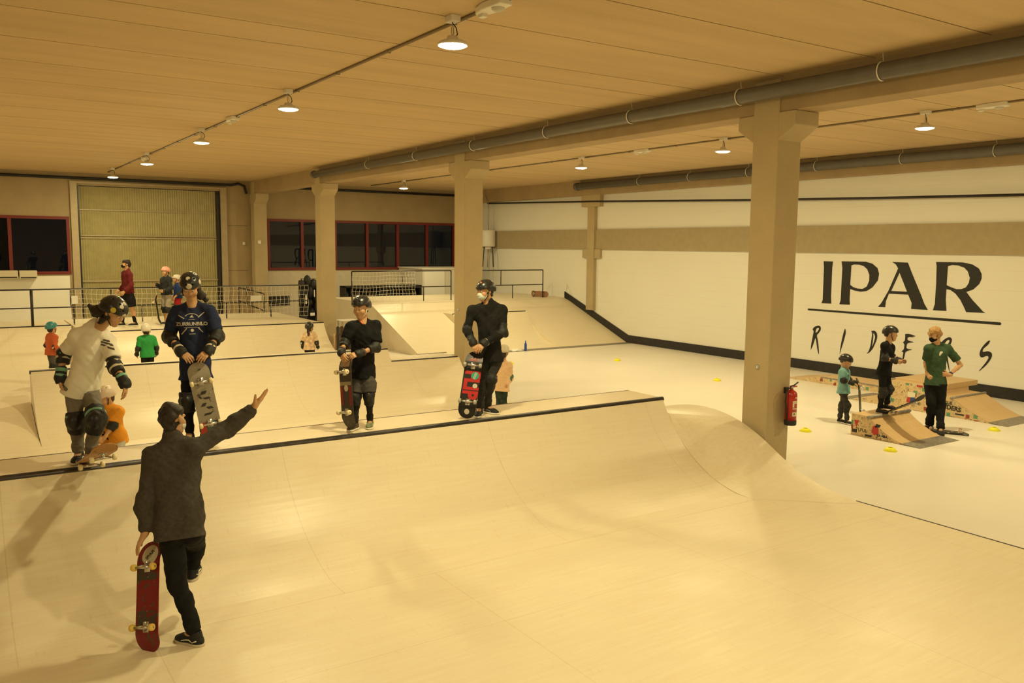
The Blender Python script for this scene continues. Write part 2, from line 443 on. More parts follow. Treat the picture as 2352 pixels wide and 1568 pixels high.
# conduits and emergency fittings
def conduit(x, y0, y1, label):
    root = thing('ceiling_conduit', label, 'conduit', (x, y0, CEIL))
    MB().tube([(x, y0, CEIL - .015), (x, y1, CEIL - .015)], .018, 8).build('conduit_run', M_conduit, root, smooth=True)
    mb = None
    for k in range(int((y1 - y0) / 1.5)):
        MB().box((x - .025, y0 + 1.5 * k, CEIL - .036), (x + .025, y0 + 1.5 * k + .03, CEIL)).build('clip', M_conduit, root)
conduit(4.24, -3, 29.3, 'ceiling conduit feeding the left lamp row')
conduit(13.05, -3, 29.3, 'ceiling conduit feeding the right lamp row')
def emergency(x, y, label):
    root = thing('emergency_light', label, 'light fitting', (x, y, CEIL), group='emergency fittings on the ceiling')
    pts = []
    L, w = .23, .07
    body = MB().prism([(-w, -L), (w, -L), (w * 1.2, .05), (w * .6, L), (-w * .6, L), (-w * 1.2, .05)], 2, -.07, 0)
    body.v = [(a + x, b + y, c + CEIL) for a, b, c in body.v]
    body.build('housing', M_plastic_w, root, bevel=.012)
    MB().lathe([(.0005, -.105), (.035, -.10), (.058, -.085), (.062, -.068)], (x, y - .1, CEIL), 20).build('sensor_dome', mat('grey_dome', (.55, .52, .46), .3), root, smooth=True)
    MB().box((x - .03, y + .12, CEIL - .10), (x + .03, y + .2, CEIL - .068)).build('lamp_head', M_plastic_w, root, bevel=.005)
emergency(4.20, 6.75, 'white emergency fitting with round sensor beside the nearest left lamp')
emergency(4.22, 15.3, 'white emergency fitting between the second and third lamps of the left row')
emergency(4.30, 23.7, 'white emergency fitting near the fourth lamp of the left row')
emergency(13.05, 6.9, 'white emergency fitting at the right edge on the ceiling')
emergency(13.05, 14.6, 'white emergency fitting on the ceiling between lamps of the right row')
# ------------------------------------------------------------------ ramps
def arc_profile(y_top, h, R, n=14, sgn=1):
    """concave transition: from foot (z=0) up to (y_top, h); returns [(y,z)...] foot first. sgn=+1 rises toward +Y"""
    L = math.sqrt(max(0, 2 * R * h - h * h)); a1 = math.asin(L / R); out = []
    for i in range(n + 1):
        a = a1 * i / n; out.append((y_top - sgn * (L - R * math.sin(a)), R - R * math.cos(a)))
    return out
def surf(profile, x0, x1, th=.018, nx=2):
    """solid sheet: profile [(y,z)] extruded in x with thickness downwards"""
    mb = MB(); lo = [(y, z - th) for y, z in profile]
    mb.prism(profile + lo[::-1], 0, x0, x1); return mb
def ysurf(mb, a, b): return mb

# --- the front ramp: quarter pipe + roll-over hump, narrow deck, back transition
XA, XE = 7.90, 8.88
ramp = thing('spine_ramp', 'big plywood quarter pipe with narrow deck and dark coping, filling the foreground', 'ramp', (4, 8.6, 0))
pf = arc_profile(8.29, .985, 1.75, 26)
pf[0] = (pf[0][0] - .05, .013)
pf = [(y, max(z, .013)) for y, z in pf]
back = [(8.98, .995)] + [(2 * 8.98 - y + .0, z) for y, z in reversed(arc_profile(8.98, .985, 1.75, 16))]
body = [(pf[0][0], .012)] + pf + [(8.34, .990), (8.97, .990)] + back[1:-1] + [(back[-1][0], .012)]
MB().prism(body, 0, XL + .01, XA).build('riding_surface', M_ply, ramp)
MB().box((XL + .01, 8.36, .985), (XA - .005, 8.965, 1.0)).build('deck', ply_mat('deck_ply', base=(.76, .65, .49), dark=(.66, .52, .34), seam=[(0, 1.22, .3)]), ramp)
MB().tube([(XL + .01, 8.315, .978), (XA + .015, 8.315, .978)], .034, 16).build('coping', M_coping, ramp, smooth=True)
MB().box((XL + .01, 8.962, .975), (XA - .01, 8.985, 1.002)).build('deck_edging', mat('edge_strip_steel', (.16, .12, .11), .4, .6), ramp)
hp = [(5.9, .013), (6.05, .02), (6.3, .05), (6.59, .115), (6.80, .185), (6.99, .265), (7.16, .36), (7.33, .465), (7.5, .555), (7.62, .605), (7.76, .66), (7.98, .72), (8.2, .752), (8.4, .765), (8.6, .76), (8.85, .735), (9.1, .68), (9.4, .58), (9.7, .44), (10.0, .28), (10.4, .10), (10.8, .013)]
# the hump is lofted: at its left edge it runs on from the quarter pipe's own curve
qpl = [(y, z) for y, z in pf if z < .40]
hq = qpl + [(7.96, .50), (8.06, .605), (8.17, .70), (8.30, .78), (8.45, .83), (8.6, .838), (8.8, .80), (9.1, .72), (9.4, .60), (9.7, .45), (10.0, .29), (10.4, .10), (10.8, .013)]
def resample(pr, n=44):
    P = np.array(pr); d = np.r_[0, np.cumsum(np.hypot(*np.diff(P, axis=0).T))]; t = np.linspace(0, d[-1], n)
    return np.stack([np.interp(t, d, P[:, 0]), np.interp(t, d, P[:, 1])], -1)
A_, B_ = resample(hq), resample(hp)
for _ in range(3):
    for Q_ in (A_, B_): Q_[1:-1] = Q_[1:-1] * .5 + (Q_[:-2] + Q_[2:]) * .25
mb = MB(); rows = []
for x in np.linspace(XA + .004, XE, 9):
    t = (x - XA) / (XE - XA); t = t * t * (3 - 2 * t) * .4 + t * .6
    rows.append([(x, y, max(z, .0125)) for y, z in A_ * (1 - t) + B_ * t])
mb.grid([r[::-1] for r in rows])
for r, fl in ((rows[0], 1), (rows[-1], 0)):
    mb.grid([[(a, b, .0121) for a, b, _ in r], r] if fl else [r, [(a, b, .0121) for a, b, _ in r]])
mb.build('roll_over_hump', M_ply, ramp)

# --- second quarter pipe
r2 = thing('quarter_pipe_ramp', 'middle plywood quarter pipe behind the standing children, with a lower right end', 'ramp', (4, 15.4, 0))
p2 = arc_profile(15.42, .93, 1.9, 20); p2 = [(y, max(z, .013)) for y, z in p2]
MB().prism(p2 + [(15.50, .935), (15.72, .935), (15.72, .012), (p2[0][0], .012)], 0, .98, 7.20).build('riding_surface', M_ply, r2)
MB().tube([(.96, 15.46, .925), (7.21, 15.46, .925)], .03, 12).build('coping', M_coping, r2, smooth=True)
p3 = arc_profile(15.38, .70, 1.9, 18); p3 = [(y, max(z, .013)) for y, z in p3]
p3s = [(y - (p3[0][0] - p2[0][0]), z) for y, z in p3]
yt = p3s[-1][0]
MB().prism(p3s + [(yt + .06, .705), (yt + .75, .705), (yt + .75, .012), (p3s[0][0], .012)], 0, 7.20, 8.74).build('low_end', M_ply, r2)
MB().tube([(7.22, yt + .03, .698), (8.72, yt + .03, .698)], .026, 12).build('low_coping', M_coping, r2, smooth=True)
MB().box((8.15, yt + .74, .70), (8.86, yt + .80, .712)).build('edge_plate', M_plate, r2)

# --- far quarter pipe under the railing + left one
r3 = thing('quarter_pipe_ramp', 'far plywood quarter pipe below the net railing', 'ramp', (5.5, 22.9, 0))
p4 = arc_profile(22.9, .80, 1.7, 18); p4 = [(y, max(z, .013)) for y, z in p4]
MB().prism(p4 + [(22.97, .803), (27.2, .803), (27.2, .012), (p4[0][0], .012)], 0, 2.62, 8.72).build('riding_surface', M_ply, r3)
MB().tube([(2.64, 22.93, .80), (8.72, 22.93, .80)], .028, 12).build('coping', M_coping, r3, smooth=True)
r4 = thing('quarter_pipe_ramp', 'plywood quarter pipe at the far left below the plain railing', 'ramp', (0, 25, 0))
p5 = arc_profile(25.1, .80, 2.4, 20); p5 = [(y, max(z, .013)) for y, z in p5]
MB().prism(p5 + [(25.2, .803), (27.2, .803), (27.2, .012), (p5[0][0], .012)], 0, XL + .01, 2.58).build('riding_surface', M_ply, r4)
MB().tube([(XL + .02, 25.14, .80), (2.58, 25.14, .80)], .03, 12).build('coping', M_coping, r4, smooth=True)
# roll-over hump continuing the middle quarter pipe to the left
sy = p2[0][0] - 5.9
hl = [(y + sy, max(.013, z * .60)) for y, z in hp]
MB().prism([(hl[0][0], .012)] + hl + [(hl[-1][0], .012)], 0, XL + .01, .972).build('roll_over_hump', M_ply, r2)

# --- far right bank with an inset quarter pipe
BK0, BK1, BZ = 20.42, 23.72, 1.25
bank = thing('bank_ramp', 'wide plywood bank in the far right corner climbing to the railed platform', 'ramp', (14, 22, 0))
QX0, QX1 = 12.56, 15.2
sl = BZ / (BK1 - BK0)
def bank_prism(x0, x1):
    return MB().prism([(BK0, .002), (BK1 - .25, BZ - .25 * sl), (BK1 + .05, BZ - .01), (BK1 + .2, BZ), (27.0, BZ), (27.0, 0.002)], 0, x0, x1)
bank_prism(10.5, QX0).build('left_bank', M_ply, bank)
bank_prism(QX1, XR - .005).build('right_bank', M_ply, bank)
q = arc_profile(22.25, .95, 2.3, 20); q = [(y - (q[0][0] - BK0), max(z, .003)) for y, z in q]
qy = q[-1][0]
MB().prism(q + [(qy + .05, .955), (22.93, .955), (BK1 - .25, BZ - .25 * sl), (BK1 + .05, BZ - .01), (BK1 + .2, BZ), (27.0, BZ), (27, .002), (BK0, .002)], 0, QX0, QX1).build('quarter_pipe', M_ply, bank)
MB().tube([(QX0, qy + .03, .95), (QX1, qy + .03, .95)], .026, 10).build('coping', M_coping, bank, smooth=True)
MB().box((10.5, BK0 - .3, .0), (XR - .05, BK0 + .02, .010)).build('threshold_plate', M_plate, bank)

# ------------------------------------------------------------------ right hand kickers
def graffiti_mat(name, base, seed, dens=.5):
    g = G(name); rs = np.random.RandomState(seed)
    v = g.mapping((1, 1, 1), tuple(rs.rand(3) * 20))
    n0 = g.noise(g.mapping((1, 4, 4)), 3, 4)
    c = g.mix(g.rng(n0, .3, .7, 0, .5), base, tuple(x * .82 for x in base))
    def lines(scale, w, th, col, sd):
        """wandering marker strokes"""
        nonlocal c
        vv = g.mapping((1, 1, 1), tuple(np.random.RandomState(sd).rand(3) * 30))
        n1 = g.noise(vv, scale, 1.5, .45); n2 = g.noise(vv, scale * .45, 2)
        f = g.math('MULTIPLY', g.rng(g.math('ABSOLUTE', g.math('SUBTRACT', n1, .5)), w * .5, w, 1, 0), g.rng(n2, th, th + .03, 0, 1))
        c = g.mix(f, c, col)
    def blobs(scale, th, col, sd):
        nonlocal c
        vv = g.mapping((1, 1, 1), tuple(np.random.RandomState(sd).rand(3) * 30))
        vo = g.n('TexVoronoi', feature='F1', distance='CHEBYCHEV'); vo.inputs['Scale'].default_value = scale; g.l(vv, vo.inputs['Vector'])
        cs = g.sep(vo.outputs['Color'])
        f = g.math('MULTIPLY', g.rng(vo.outputs['Distance'], .30, .33, 1, 0), g.rng(cs[0], th, th + .01, 0, 1))
        c = g.mix(f, c, col)
    blobs(7, .90, (.12, .13, .22), seed + 1); blobs(9, .88, (.32, .06, .04), seed + 2); blobs(9, .92, (.12, .30, .17), seed + 3); blobs(9, .74, (.70, .60, .42), seed + 8)
    lines(15, .014, .53, (.06, .04, .03), seed + 4); lines(24, .020, .55, (.14, .05, .035), seed + 5); lines(34, .022, .52, (.05, .04, .04), seed + 6); lines(19, .014, .57, (.10, .20, .12), seed + 7)
    return g.done(c, .5)
M_gr1 = graffiti_mat('doodled_ply_a', (.66, .49, .27), 11)
M_gr2 = graffiti_mat('doodled_ply_b', (.66, .49, .27), 40)

# front kicker: sides along Y, ramp falls toward -Y
kx0, kx1 = 12.17, 13.26
k = thing('kicker_ramp', 'small plywood kicker with doodled side and steel coping under the child in black', 'ramp', (12.7, 8, 0))
kp = [(7.47, .012)] + [(y, z) for y, z in ((7.6, .055), (7.75, .125), (7.9, .215), (8.02, .305))]
prof = [(7.45, .002), (7.45, .012)] + kp[1:] + [(8.05, .345), (8.36, .350), (8.36, .002)]
MB().prism([(y, z - .004) if z > .01 else (y, z) for y, z in prof], 0, kx0 + .012, kx1 - .012).build('ramp_body', M_kick, k)
for x in (kx0, kx1 - .012):
    MB().prism(prof, 0, x, x + .012).build('side_panel', M_gr1, k)
MB().grid([[(x, y, z + .002) for x in (kx0 + .005, kx1 - .005)] for y, z in [(7.45, .012)] + kp[1:]]).build('ramp_surface', M_kick, k)
MB().tube([(kx0 - .03, 8.035, .335), (kx1 + .02, 8.035, .335)], .028, 14).build('coping', M_plate, k, smooth=True)
MB().prism([(7.16, .001), (7.16, .004), (7.50, .022), (7.50, .012)], 0, kx0, kx1).build('ramp_plate', M_plate, k)
# red and black sticker shapes on the near side
def side_poly(name, pts, x, m, parent, t=.003):
    """polygon given in (y,z) stuck on the face x facing -X"""
    return MB().prism(pts, 0, x - t, x + .001).build(name, m, parent)
M_stk_red = mat('sticker_red', (.45, .035, .03), .5); M_stk_blk = mat('sticker_black', (.02, .02, .02), .5); M_stk_cream = mat('sticker_cream', (.72, .66, .50), .5)
M_stk_blue = mat('sticker_blue', (.03, .06, .20), .5); M_stk_green = mat('sticker_green', (.06, .32, .20), .5)
side_poly('sticker', [(8.31, .245), (8.22, .255), (8.26, .13)], kx0, M_stk_red, k)
side_poly('sticker', [(8.34, .045), (8.25, .045), (8.25, .10), (8.34, .10)], kx0, M_stk_blk, k)
side_poly('sticker', [(7.99, .10), (7.93, .06), (7.86, .10), (7.87, .18), (7.93, .22), (7.97, .20)], kx0, M_stk_red, k)
side_poly('sticker', [(7.93, .19), (7.85, .20), (7.83, .245), (7.91, .25)], kx0, M_stk_blk, k)
side_poly('sticker', [(8.10, .018), (7.98, .018), (7.98, .05), (8.10, .05)], kx0, M_stk_blk, k)

# funbox: wedge up, high box, lower deck with coping, wedge down
fx0, fx1 = 15.02, 16.14
fb = thing('funbox', 'doodled plywood funbox with a high block and two wedges against the skirting', 'ramp', (15.6, 9, 0))
# outline along Y : left wedge foot 10.4 -> 9.7; high block 8.35..9.6 z .5 ; lower deck to 8.3 z .33; wedge to 7.6
op = [(10.42, .002), (9.62, .17), (9.58, .50), (8.62, .50), (8.60, .355), (8.30, .345), (8.1, .235), (7.9, .13), (7.7, .05), (7.58, .012), (7.58, .002)]
MB().prism(op[::-1], 0, fx0 + .012, fx1 - .012).build('box_body', M_kick, fb)
for x in (fx0, fx1 - .012): MB().prism(op[::-1], 0, x, x + .012).build('side_panel', M_gr2, fb)
MB().box((fx0 + .25, 8.60, .43), (fx1 + .3, 9.60, .53)).build('top_block', M_kick, fb, bevel=.006)
MB().tube([(fx0 - .02, 9.595, .505), (fx1 + .02, 9.595, .505)], .025, 12).build('coping', M_plate, fb, smooth=True)
MB().tube([(fx0 - .02, 8.30, .345), (fx1 + .02, 8.30, .345)], .025, 12).build('coping', M_plate, fb, smooth=True)
MB().grid([[(x, y, z + .003) for x in (fx0 + .005, fx1 - .005)] for y, z in op[5:10]]).build('ramp_surface', M_kick, fb)
MB().prism([(7.30, .001), (7.30, .004), (7.62, .026), (7.62, .012)], 0, fx0, fx1).build('ramp_plate', M_plate, fb)
MB().prism([(10.38, .001), (10.38, .012), (10.62, .004), (10.62, .001)][::-1], 0, fx0, fx1).build('ramp_plate', M_plate, fb)
side_poly('sticker', [(9.15, .20), (9.0, .20), (9.0, .34), (9.15, .34)], fx0, M_stk_cream, fb)
side_poly('sticker', [(9.17, .14), (9.09, .14), (9.09, .24), (9.15, .24)], fx0 - .002, M_stk_red, fb)
side_poly('sticker', [(9.09, .14), (9.0, .16), (9.0, .25), (9.09, .24)], fx0 - .002, M_stk_blue, fb)
side_poly('sticker', [(8.98, .46), (8.86, .46), (8.86, .49), (8.98, .49)], fx0 - .002, M_stk_red, fb)
side_poly('sticker', [(8.22, .06), (8.06, .06), (8.06, .085), (8.22, .085)], fx0, M_stk_blk, fb)

def text_mesh(body, size, bold=0.0):
    cu = bpy.data.curves.new('lettering', 'FONT'); cu.body = body; cu.size = size; cu.align_x = 'CENTER'; cu.align_y = 'CENTER'; cu.offset = bold; cu.resolution_u = 4
    o = bpy.data.objects.new('lettering', cu); COL.objects.link(o)
    dg = bpy.context.evaluated_depsgraph_get(); me = bpy.data.meshes.new_from_object(o.evaluated_get(dg))
    bpy.data.objects.remove(o); return me
def text_obj(name, body, size, M4, m, parent=None, bold=0.0, sx=1.0):
    me = text_mesh(body, size, bold)
    me.transform(Matrix.Diagonal((sx, 1, 1, 1)))
    me.transform(M4); 
    if parent is not None: me.transform(world_inv(parent))
    me.materials.clear(); me.materials.append(m)
    o = bpy.data.objects.new(name, me); COL.objects.link(o)
    if parent is not None: o.parent = parent
    return o
def frame(origin, xdir, ydir):
    x = unit(xdir); y = np.array(ydir, float); y = unit(y - x * (x @ y)); z = np.cross(x, y)
    return Matrix(((x[0], y[0], z[0], origin[0]), (x[1], y[1], z[1], origin[1]), (x[2], y[2], z[2], origin[2]), (0, 0, 0, 1)))
text_obj('lettering', 'RIDERS', .115, frame((fx0 - .003, 8.30, .165), (0, -1, -.08), (0, 0, 1)), M_stk_blk, fb, .004)
text_obj('lettering', 'RCUE', .075, frame((fx0 - .003, 8.38, .25), (0, -1, 0), (0, 0, 1)), M_stk_blk, fb, .002)
text_obj('lettering', 'TLFUL', .075, frame((kx0 - .003, 8.17, .10), (0, -1, 0), (0, 0, 1)), M_stk_blk, k, .001)
text_obj('lettering', 'CA MBA', .05, frame((kx0 - .003, 7.80, .07), (0, -1, 0), (0, 0, 1)), M_stk_blk, k, .003)

# low ledge behind
lx0, lx1 = 16.25, 17.05
lg = thing('low_ledge', 'long low doodled plywood ledge lying near the wall left of the funbox', 'ramp', (16.6, 11.5, 0))
lp = [(12.95, .002), (12.0, .14), (10.5, .14), (10.5, .002)]
MB().prism(lp[::-1], 0, lx0 + .012, lx1).build('box_body', M_kick, lg)
MB().prism(lp[::-1], 0, lx0, lx0 + .012).build('side_panel', M_gr2, lg)
MB().box((lx0 - .004, 10.5, .125), (lx0 + .06, 12.0, .145)).build('edge_angle', M_plate, lg)
# ------------------------------------------------------------------ lettering on the white wall
def fill_shape(loops, M4, name, m, parent=None, ext=.002):
    """2D loops (holes allowed) filled and given thickness, placed by matrix M4"""
    cu = bpy.data.curves.new('shape', 'CURVE'); cu.dimensions = '2D'; cu.fill_mode = 'BOTH'; cu.extrude = ext
    for lp in loops:
        sp = cu.splines.new('POLY'); sp.points.add(len(lp) - 1); sp.use_cyclic_u = True
        for q, (a, b) in zip(sp.points, lp): q.co = (a, b, 0, 1)
    o = bpy.data.objects.new('shape', cu); COL.objects.link(o)
    dg = bpy.context.evaluated_depsgraph_get(); me = bpy.data.meshes.new_from_object(o.evaluated_get(dg)); bpy.data.objects.remove(o)
    me.transform(M4)
    if parent is not None: me.transform(world_inv(parent))
    me.materials.clear(); me.materials.append(m)
    o = bpy.data.objects.new(name, me); COL.objects.link(o)
    if parent is not None: o.parent = parent
    return o
WX = XR - .004
MW = frame((WX, 0, 0), (0, -1, 0), (0, 0, 1))
def wall_pts(pts):
    out = []
    for a, b in pts:
        p = on_x(1820 + a / 4.355, 560 + b / 4.355, WX); out.append((-p[1], p[2]))
    return out
def smooth_loop(p, n=2):
    for _ in range(n):
        q = []
        for i in range(len(p)):
            a, b = np.array(p[i]), np.array(p[(i + 1) % len(p)])
            q += [tuple(a * .78 + b * .22), tuple(a * .22 + b * .78)]
        p = q
    return p
sign = thing('wall_lettering', 'black painted IPAR RIDERS lettering with a line under it on the white wall', 'lettering', (WX, 11.5, 2))
IPAR = [
 ([[(313, 173), (406, 176), (398, 240), (386, 520), (388, 597), (290, 593), (303, 560), (316, 240)]], 0),
 ([[(492, 174), (735, 178), (800, 197), (850, 240), (867, 297), (855, 365), (800, 435), (745, 470), (685, 478), (620, 466), (577, 450), (572, 560), (575, 608), (470, 603), (483, 560), (500, 240)],
   [(590, 215), (620, 205), (665, 207), (715, 222), (750, 255), (770, 310), (768, 370), (745, 425), (700, 450), (650, 446), (605, 430), (578, 408)]], 1),
 ([[(998, 180), (1155, 186), (1195, 290), (1290, 520), (1320, 600), (1355, 660), (1187, 650), (1193, 590), (1158, 507), (966, 497), (935, 570), (928, 633), (855, 630), (890, 590), (960, 470), (1058, 245), (1035, 205)],
   [(1072, 288), (1147, 478), (988, 470)]], 0),
 ([[(1437, 180), (1700, 184), (1800, 205), (1865, 245), (1893, 300), (1893, 345), (1870, 400), (1810, 455), (1740, 480), (1800, 560), (1870, 635), (1905, 675), (1930, 690), (1738, 682), (1720, 640), (1680, 560), (1630, 495), (1580, 460), (1540, 452), (1533, 560), (1540, 670), (1405, 663), (1425, 600), (1438, 400), (1443, 220)],
   [(1556, 222), (1600, 211), (1660, 216), (1720, 238), (1755, 275), (1775, 340), (1765, 390), (1735, 435), (1690, 452), (1640, 452), (1580, 430), (1542, 412)]], 1)]
for loops, sm in IPAR:
    fill_shape([wall_pts(l) if not sm else wall_pts(l) for l in loops], MW, 'letter', M_black, sign)
fill_shape([wall_pts([(155, 645), (700, 685), (2080, 784), (2091, 797), (2080, 812), (700, 706), (155, 663)])], MW, 'underline', M_black, sign)
RID = [
 [[(200, 855), (220, 828), (262, 815), (284, 828), (284, 862), (262, 893), (242, 912), (254, 960), (263, 1040), (266, 1115), (250, 1060), (241, 990), (231, 935), (222, 960), (205, 1015), (190, 1045), (183, 1068), (187, 1010), (203, 930), (214, 870)], [(236, 850), (260, 836), (268, 850), (252, 876), (230, 894)]],
 [[(528, 843), (536, 880), (525, 930), (505, 1000), (485, 1060), (470, 1112), (478, 1050), (490, 980), (508, 900), (520, 860)]],
 [[(785, 872), (820, 864), (845, 890), (850, 930), (835, 980), (805, 1045), (775, 1082), (740, 1102), (765, 1070), (783, 1010), (793, 940), (799, 888)], [(808, 890), (820, 900), (829, 930), (815, 985), (795, 1035), (803, 980), (809, 930)]],
 [[(1125, 900), (1170, 898), (1242, 926), (1190, 925), (1230, 935), (1152, 930), (1150, 965), (1225, 983), (1165, 988), (1145, 1000), (1138, 1048), (1206, 1056), (1160, 1066), (1128, 1082), (1122, 1120), (1110, 1160), (1100, 1192), (1102, 1130), (1112, 1080), (1088, 1076), (1116, 1055), (1122, 1000), (1103, 985), (1126, 968), (1130, 915)]],
 [[(1480, 1010), (1500, 970), (1540, 940), (1575, 930), (1597, 950), (1590, 990), (1570, 1020), (1530, 1045), (1550, 1110), (1562, 1200), (1576, 1292), (1563, 1250), (1545, 1180), (1530, 1110), (1515, 1070), (1500, 1150), (1470, 1220), (1480, 1150), (1495, 1060)], [(1518, 1000), (1550, 960), (1572, 958), (1570, 985), (1540, 1015), (1518, 1030)]],
 [[(1980, 963), (1962, 1005), (1908, 1048), (1900, 1082), (1960, 1070), (1995, 1090), (1998, 1122), (1975, 1168), (1930, 1222), (1872, 1270), (1860, 1276), (1895, 1235), (1945, 1172), (1965, 1135), (1950, 1115), (1890, 1140), (1869, 1110), (1880, 1060), (1915, 1010), (1955, 970)]]]
for loops in RID: fill_shape([smooth_loop(wall_pts(l), 1) for l in loops], MW, 'letter', M_black, sign)

# ------------------------------------------------------------------ railings and nets
def bars(root, segs, r=.016, m=None, name='bar'):
    for a, b in segs: MB().tube([a, b], r, 8).build(name, m or M_steel, root, smooth=True)
RY = 25.4
rl = thing('guard_railing', 'black steel guard railing on the far left deck, partly netted', 'railing', (2, RY, .8))
def X_at(px, Y, py=700): return on_y(px, py, Y)[0]
zt, zm, zb = 1.755, 1.275, .803
bars(rl, [((-5.5, RY, zt), (9.2, RY, zt))], .02, name='top_rail'); bars(rl, [((-5.5, RY, zm), (9.2, RY, zm))], .016, name='middle_rail')
for px in (73,): bars(rl, [((X_at(px, RY), RY, zb), (X_at(px, RY), RY, zt))], .035, name='post')
for px in (163, 256, 567): bars(rl, [((X_at(px, RY), RY, zm), (X_at(px, RY), RY, zt))], .018, name='upper_post')
for px in (169, 326, 520, 622, 700): bars(rl, [((X_at(px, RY), RY, zb), (X_at(px, RY), RY, zm))], .018, name='lower_post')
def net(name, label, x0, x1, Y, z0, z1, cell, r=.004, sag=.05, seed=1):
    rs = np.random.RandomState(seed); mb = MB()
    nx = int((x1 - x0) / cell); nz = int((z1 - z0) / cell)
    P = np.zeros((nz + 1, nx + 1, 3))
    for i in range(nz + 1):
        for j in range(nx + 1):
            s = math.sin(j * .55 + seed) * .5 + math.sin(j * .21 + 2 * seed)
            P[i, j] = (x0 + (x1 - x0) * j / nx + .02 * math.sin(i * 1.7 + j * .3), Y - .065 + .02 * math.sin(j * .9 + i * .5),
                       z0 + (z1 - z0) * i / nz + (sag * .4 * s * (1 if 0 < i < nz else .2)))
    for i in range(nz + 1): mb.tube(list(P[i]), r, 4)
    for j in range(nx + 1): mb.tube(list(P[:, j]), r, 4)
    return tag(mb.build(name, M_net), label, 'net')
net('guard_net', 'white cord net tied to the far left guard railing', X_at(163, RY), 9.15, RY, .82, 1.74, .125, seed=1)
PY = 24.05
r2l = thing('guard_railing', 'black steel guard railing with net on the bank platform left of the middle pillar', 'railing', (11.5, PY, 1.25))
zt2, zm2 = 2.20, 1.70
xa, xb = X_at(808, PY, 640), X_at(1036, PY, 640)
bars(r2l, [((xa, PY, zt2), (xb, PY, zt2))], .018, name='top_rail'); bars(r2l, [((xa, PY, zm2), (xb, PY, zm2))], .015, name='middle_rail')
bars(r2l, [((xa, PY, 1.252), (xa, PY, zt2)), ((xb, PY, 1.252), (xb, PY, zt2))], .018, name='post')
bars(r2l, [((X_at(925, PY), PY, zm2), (X_at(925, PY), PY, zt2))], .015, name='upper_post'); bars(r2l, [((X_at(973, PY), PY, 1.252), (X_at(973, PY), PY, zm2))], .015, name='lower_post')
net('guard_net', 'white cord net tied to the railing in front of the dark shelves', xa, X_at(952, PY), PY, 1.27, 2.18, .11, seed=2)
r3l = thing('guard_railing', 'black steel guard railing without net on the bank platform right of the middle pillar', 'railing', (15.5, PY, 1.25))
xa, xb = X_at(1062, PY, 640), X_at(1247, PY, 640)
bars(r3l, [((xa, PY, zt2), (xb, PY, zt2))], .018, name='top_rail'); bars(r3l, [((xa, PY, zm2), (xb, PY, zm2))], .015, name='middle_rail')
bars(r3l, [((xa, PY, 1.252), (xa, PY, zt2)), ((xb, PY, 1.252), (xb, PY, zt2))], .018, name='post')
bars(r3l, [((X_at(1150, PY), PY, zm2), (X_at(1150, PY), PY, zt2))], .015, name='upper_post'); bars(r3l, [((X_at(1177, PY), PY, 1.252), (X_at(1177, PY), PY, zm2))], .015, name='lower_post')

# ------------------------------------------------------------------ background pieces
booth = thing('booth', 'white partition booth with a pale door in the far corner', 'booth', (16, 28.6, 0))
MB().box((14.7, 28.4, 0), (17.0, 30.44, 2.13)).build('panel_body', mat('booth_white', (.72, .67, .58), .55), booth, bevel=.01)
MB().box((14.66, 28.36, 2.13), (17.04, 30.44, 2.17)).build('roof_board', M_plastic_w, booth)
MB().box((14.78, 28.37, .1), (15.62, 28.4, 2.05)).build('door', mat('booth_door', (.86, .84, .80), .45), booth)
MB().box((15.50, 28.345, 1.0), (15.56, 28.37, 1.12)).build('handle', M_galv, booth)
M_dk = mat('dark_shelf', (.02, .018, .017), .6)
sh = thing('shelving_unit', 'low dark shelving unit full of dark gear behind the net', 'shelf', (13, 28.6, 0))
MB().box((11.5, 28.55, 0), (14.5, 28.6, 1.55)).build('back_panel', M_dk, sh)
for z in (.02, .50, 1.0, 1.51): MB().box((11.5, 28.1, z), (14.5, 28.55, z + .04)).build('shelf_board', M_dk, sh)
for x in (11.5, 12.25, 13.0, 13.75, 14.46): MB().box((x, 28.1, 0), (x + .04, 28.55, 1.54)).build('upright', M_dk, sh)
rs = np.random.RandomState(5)
gear_cols = [(.03, .03, .035), (.05, .045, .04), (.10, .085, .07), (.025, .03, .045), (.06, .03, .03)]
shades = ['black', 'dark brown', 'taupe', 'navy', 'maroon']
for i in range(13):
    x = 11.62 + i * .22; ci = i % 5; h = .30 + .14 * rs.rand()
    b = MB().lathe([(.0005, 0), (.07, .0), (.085, .04), (.085, h * .7), (.06, h * .93), (.02, h), (.0005, h)], (x, 28.3, 1.041), 12)
    o = b.build('gear_bag', mat('gear_%d' % ci, gear_cols[ci], .8), smooth=True)
    tag(o, 'dark gear bag standing upright on the top shelf behind the net', 'bag', 'gear bags on the dark shelving unit')
wh = thing('water_heater', 'white cylindrical water heater on the wall in the far right corner', 'water heater', (17.5, 28.3, 2.95))
cx, cy = 17.5, 28.30
MB().lathe([(.0005, 0), (.25, .0), (.275, .03), (.275, .60), (.25, .64), (.0005, .645)], (cx, cy, 2.98), 28).build('tank', M_whitep, wh, smooth=True)
MB().lathe([(.0005, 0), (.13, 0), (.13, .10), (.0005, .10)], (cx, cy, 2.88), 20).build('lower_cap', M_plastic_w, wh, smooth=True)
MB().tube([(cx, cy, 2.9), (cx, cy, 2.55), (cx - .02, cy, 2.18)], .025, 8).build('drain_pipe', M_galv, wh, smooth=True)
for s in (-1, 1): MB().tube([(cx + s * .05, cy - s * .2, 2.98), (cx + s * .05, cy - s * .26, 2.7), (cx + s * .05, cy - s * .30, 2.2)], .018, 8).build('hose', M_steel, wh, smooth=True)
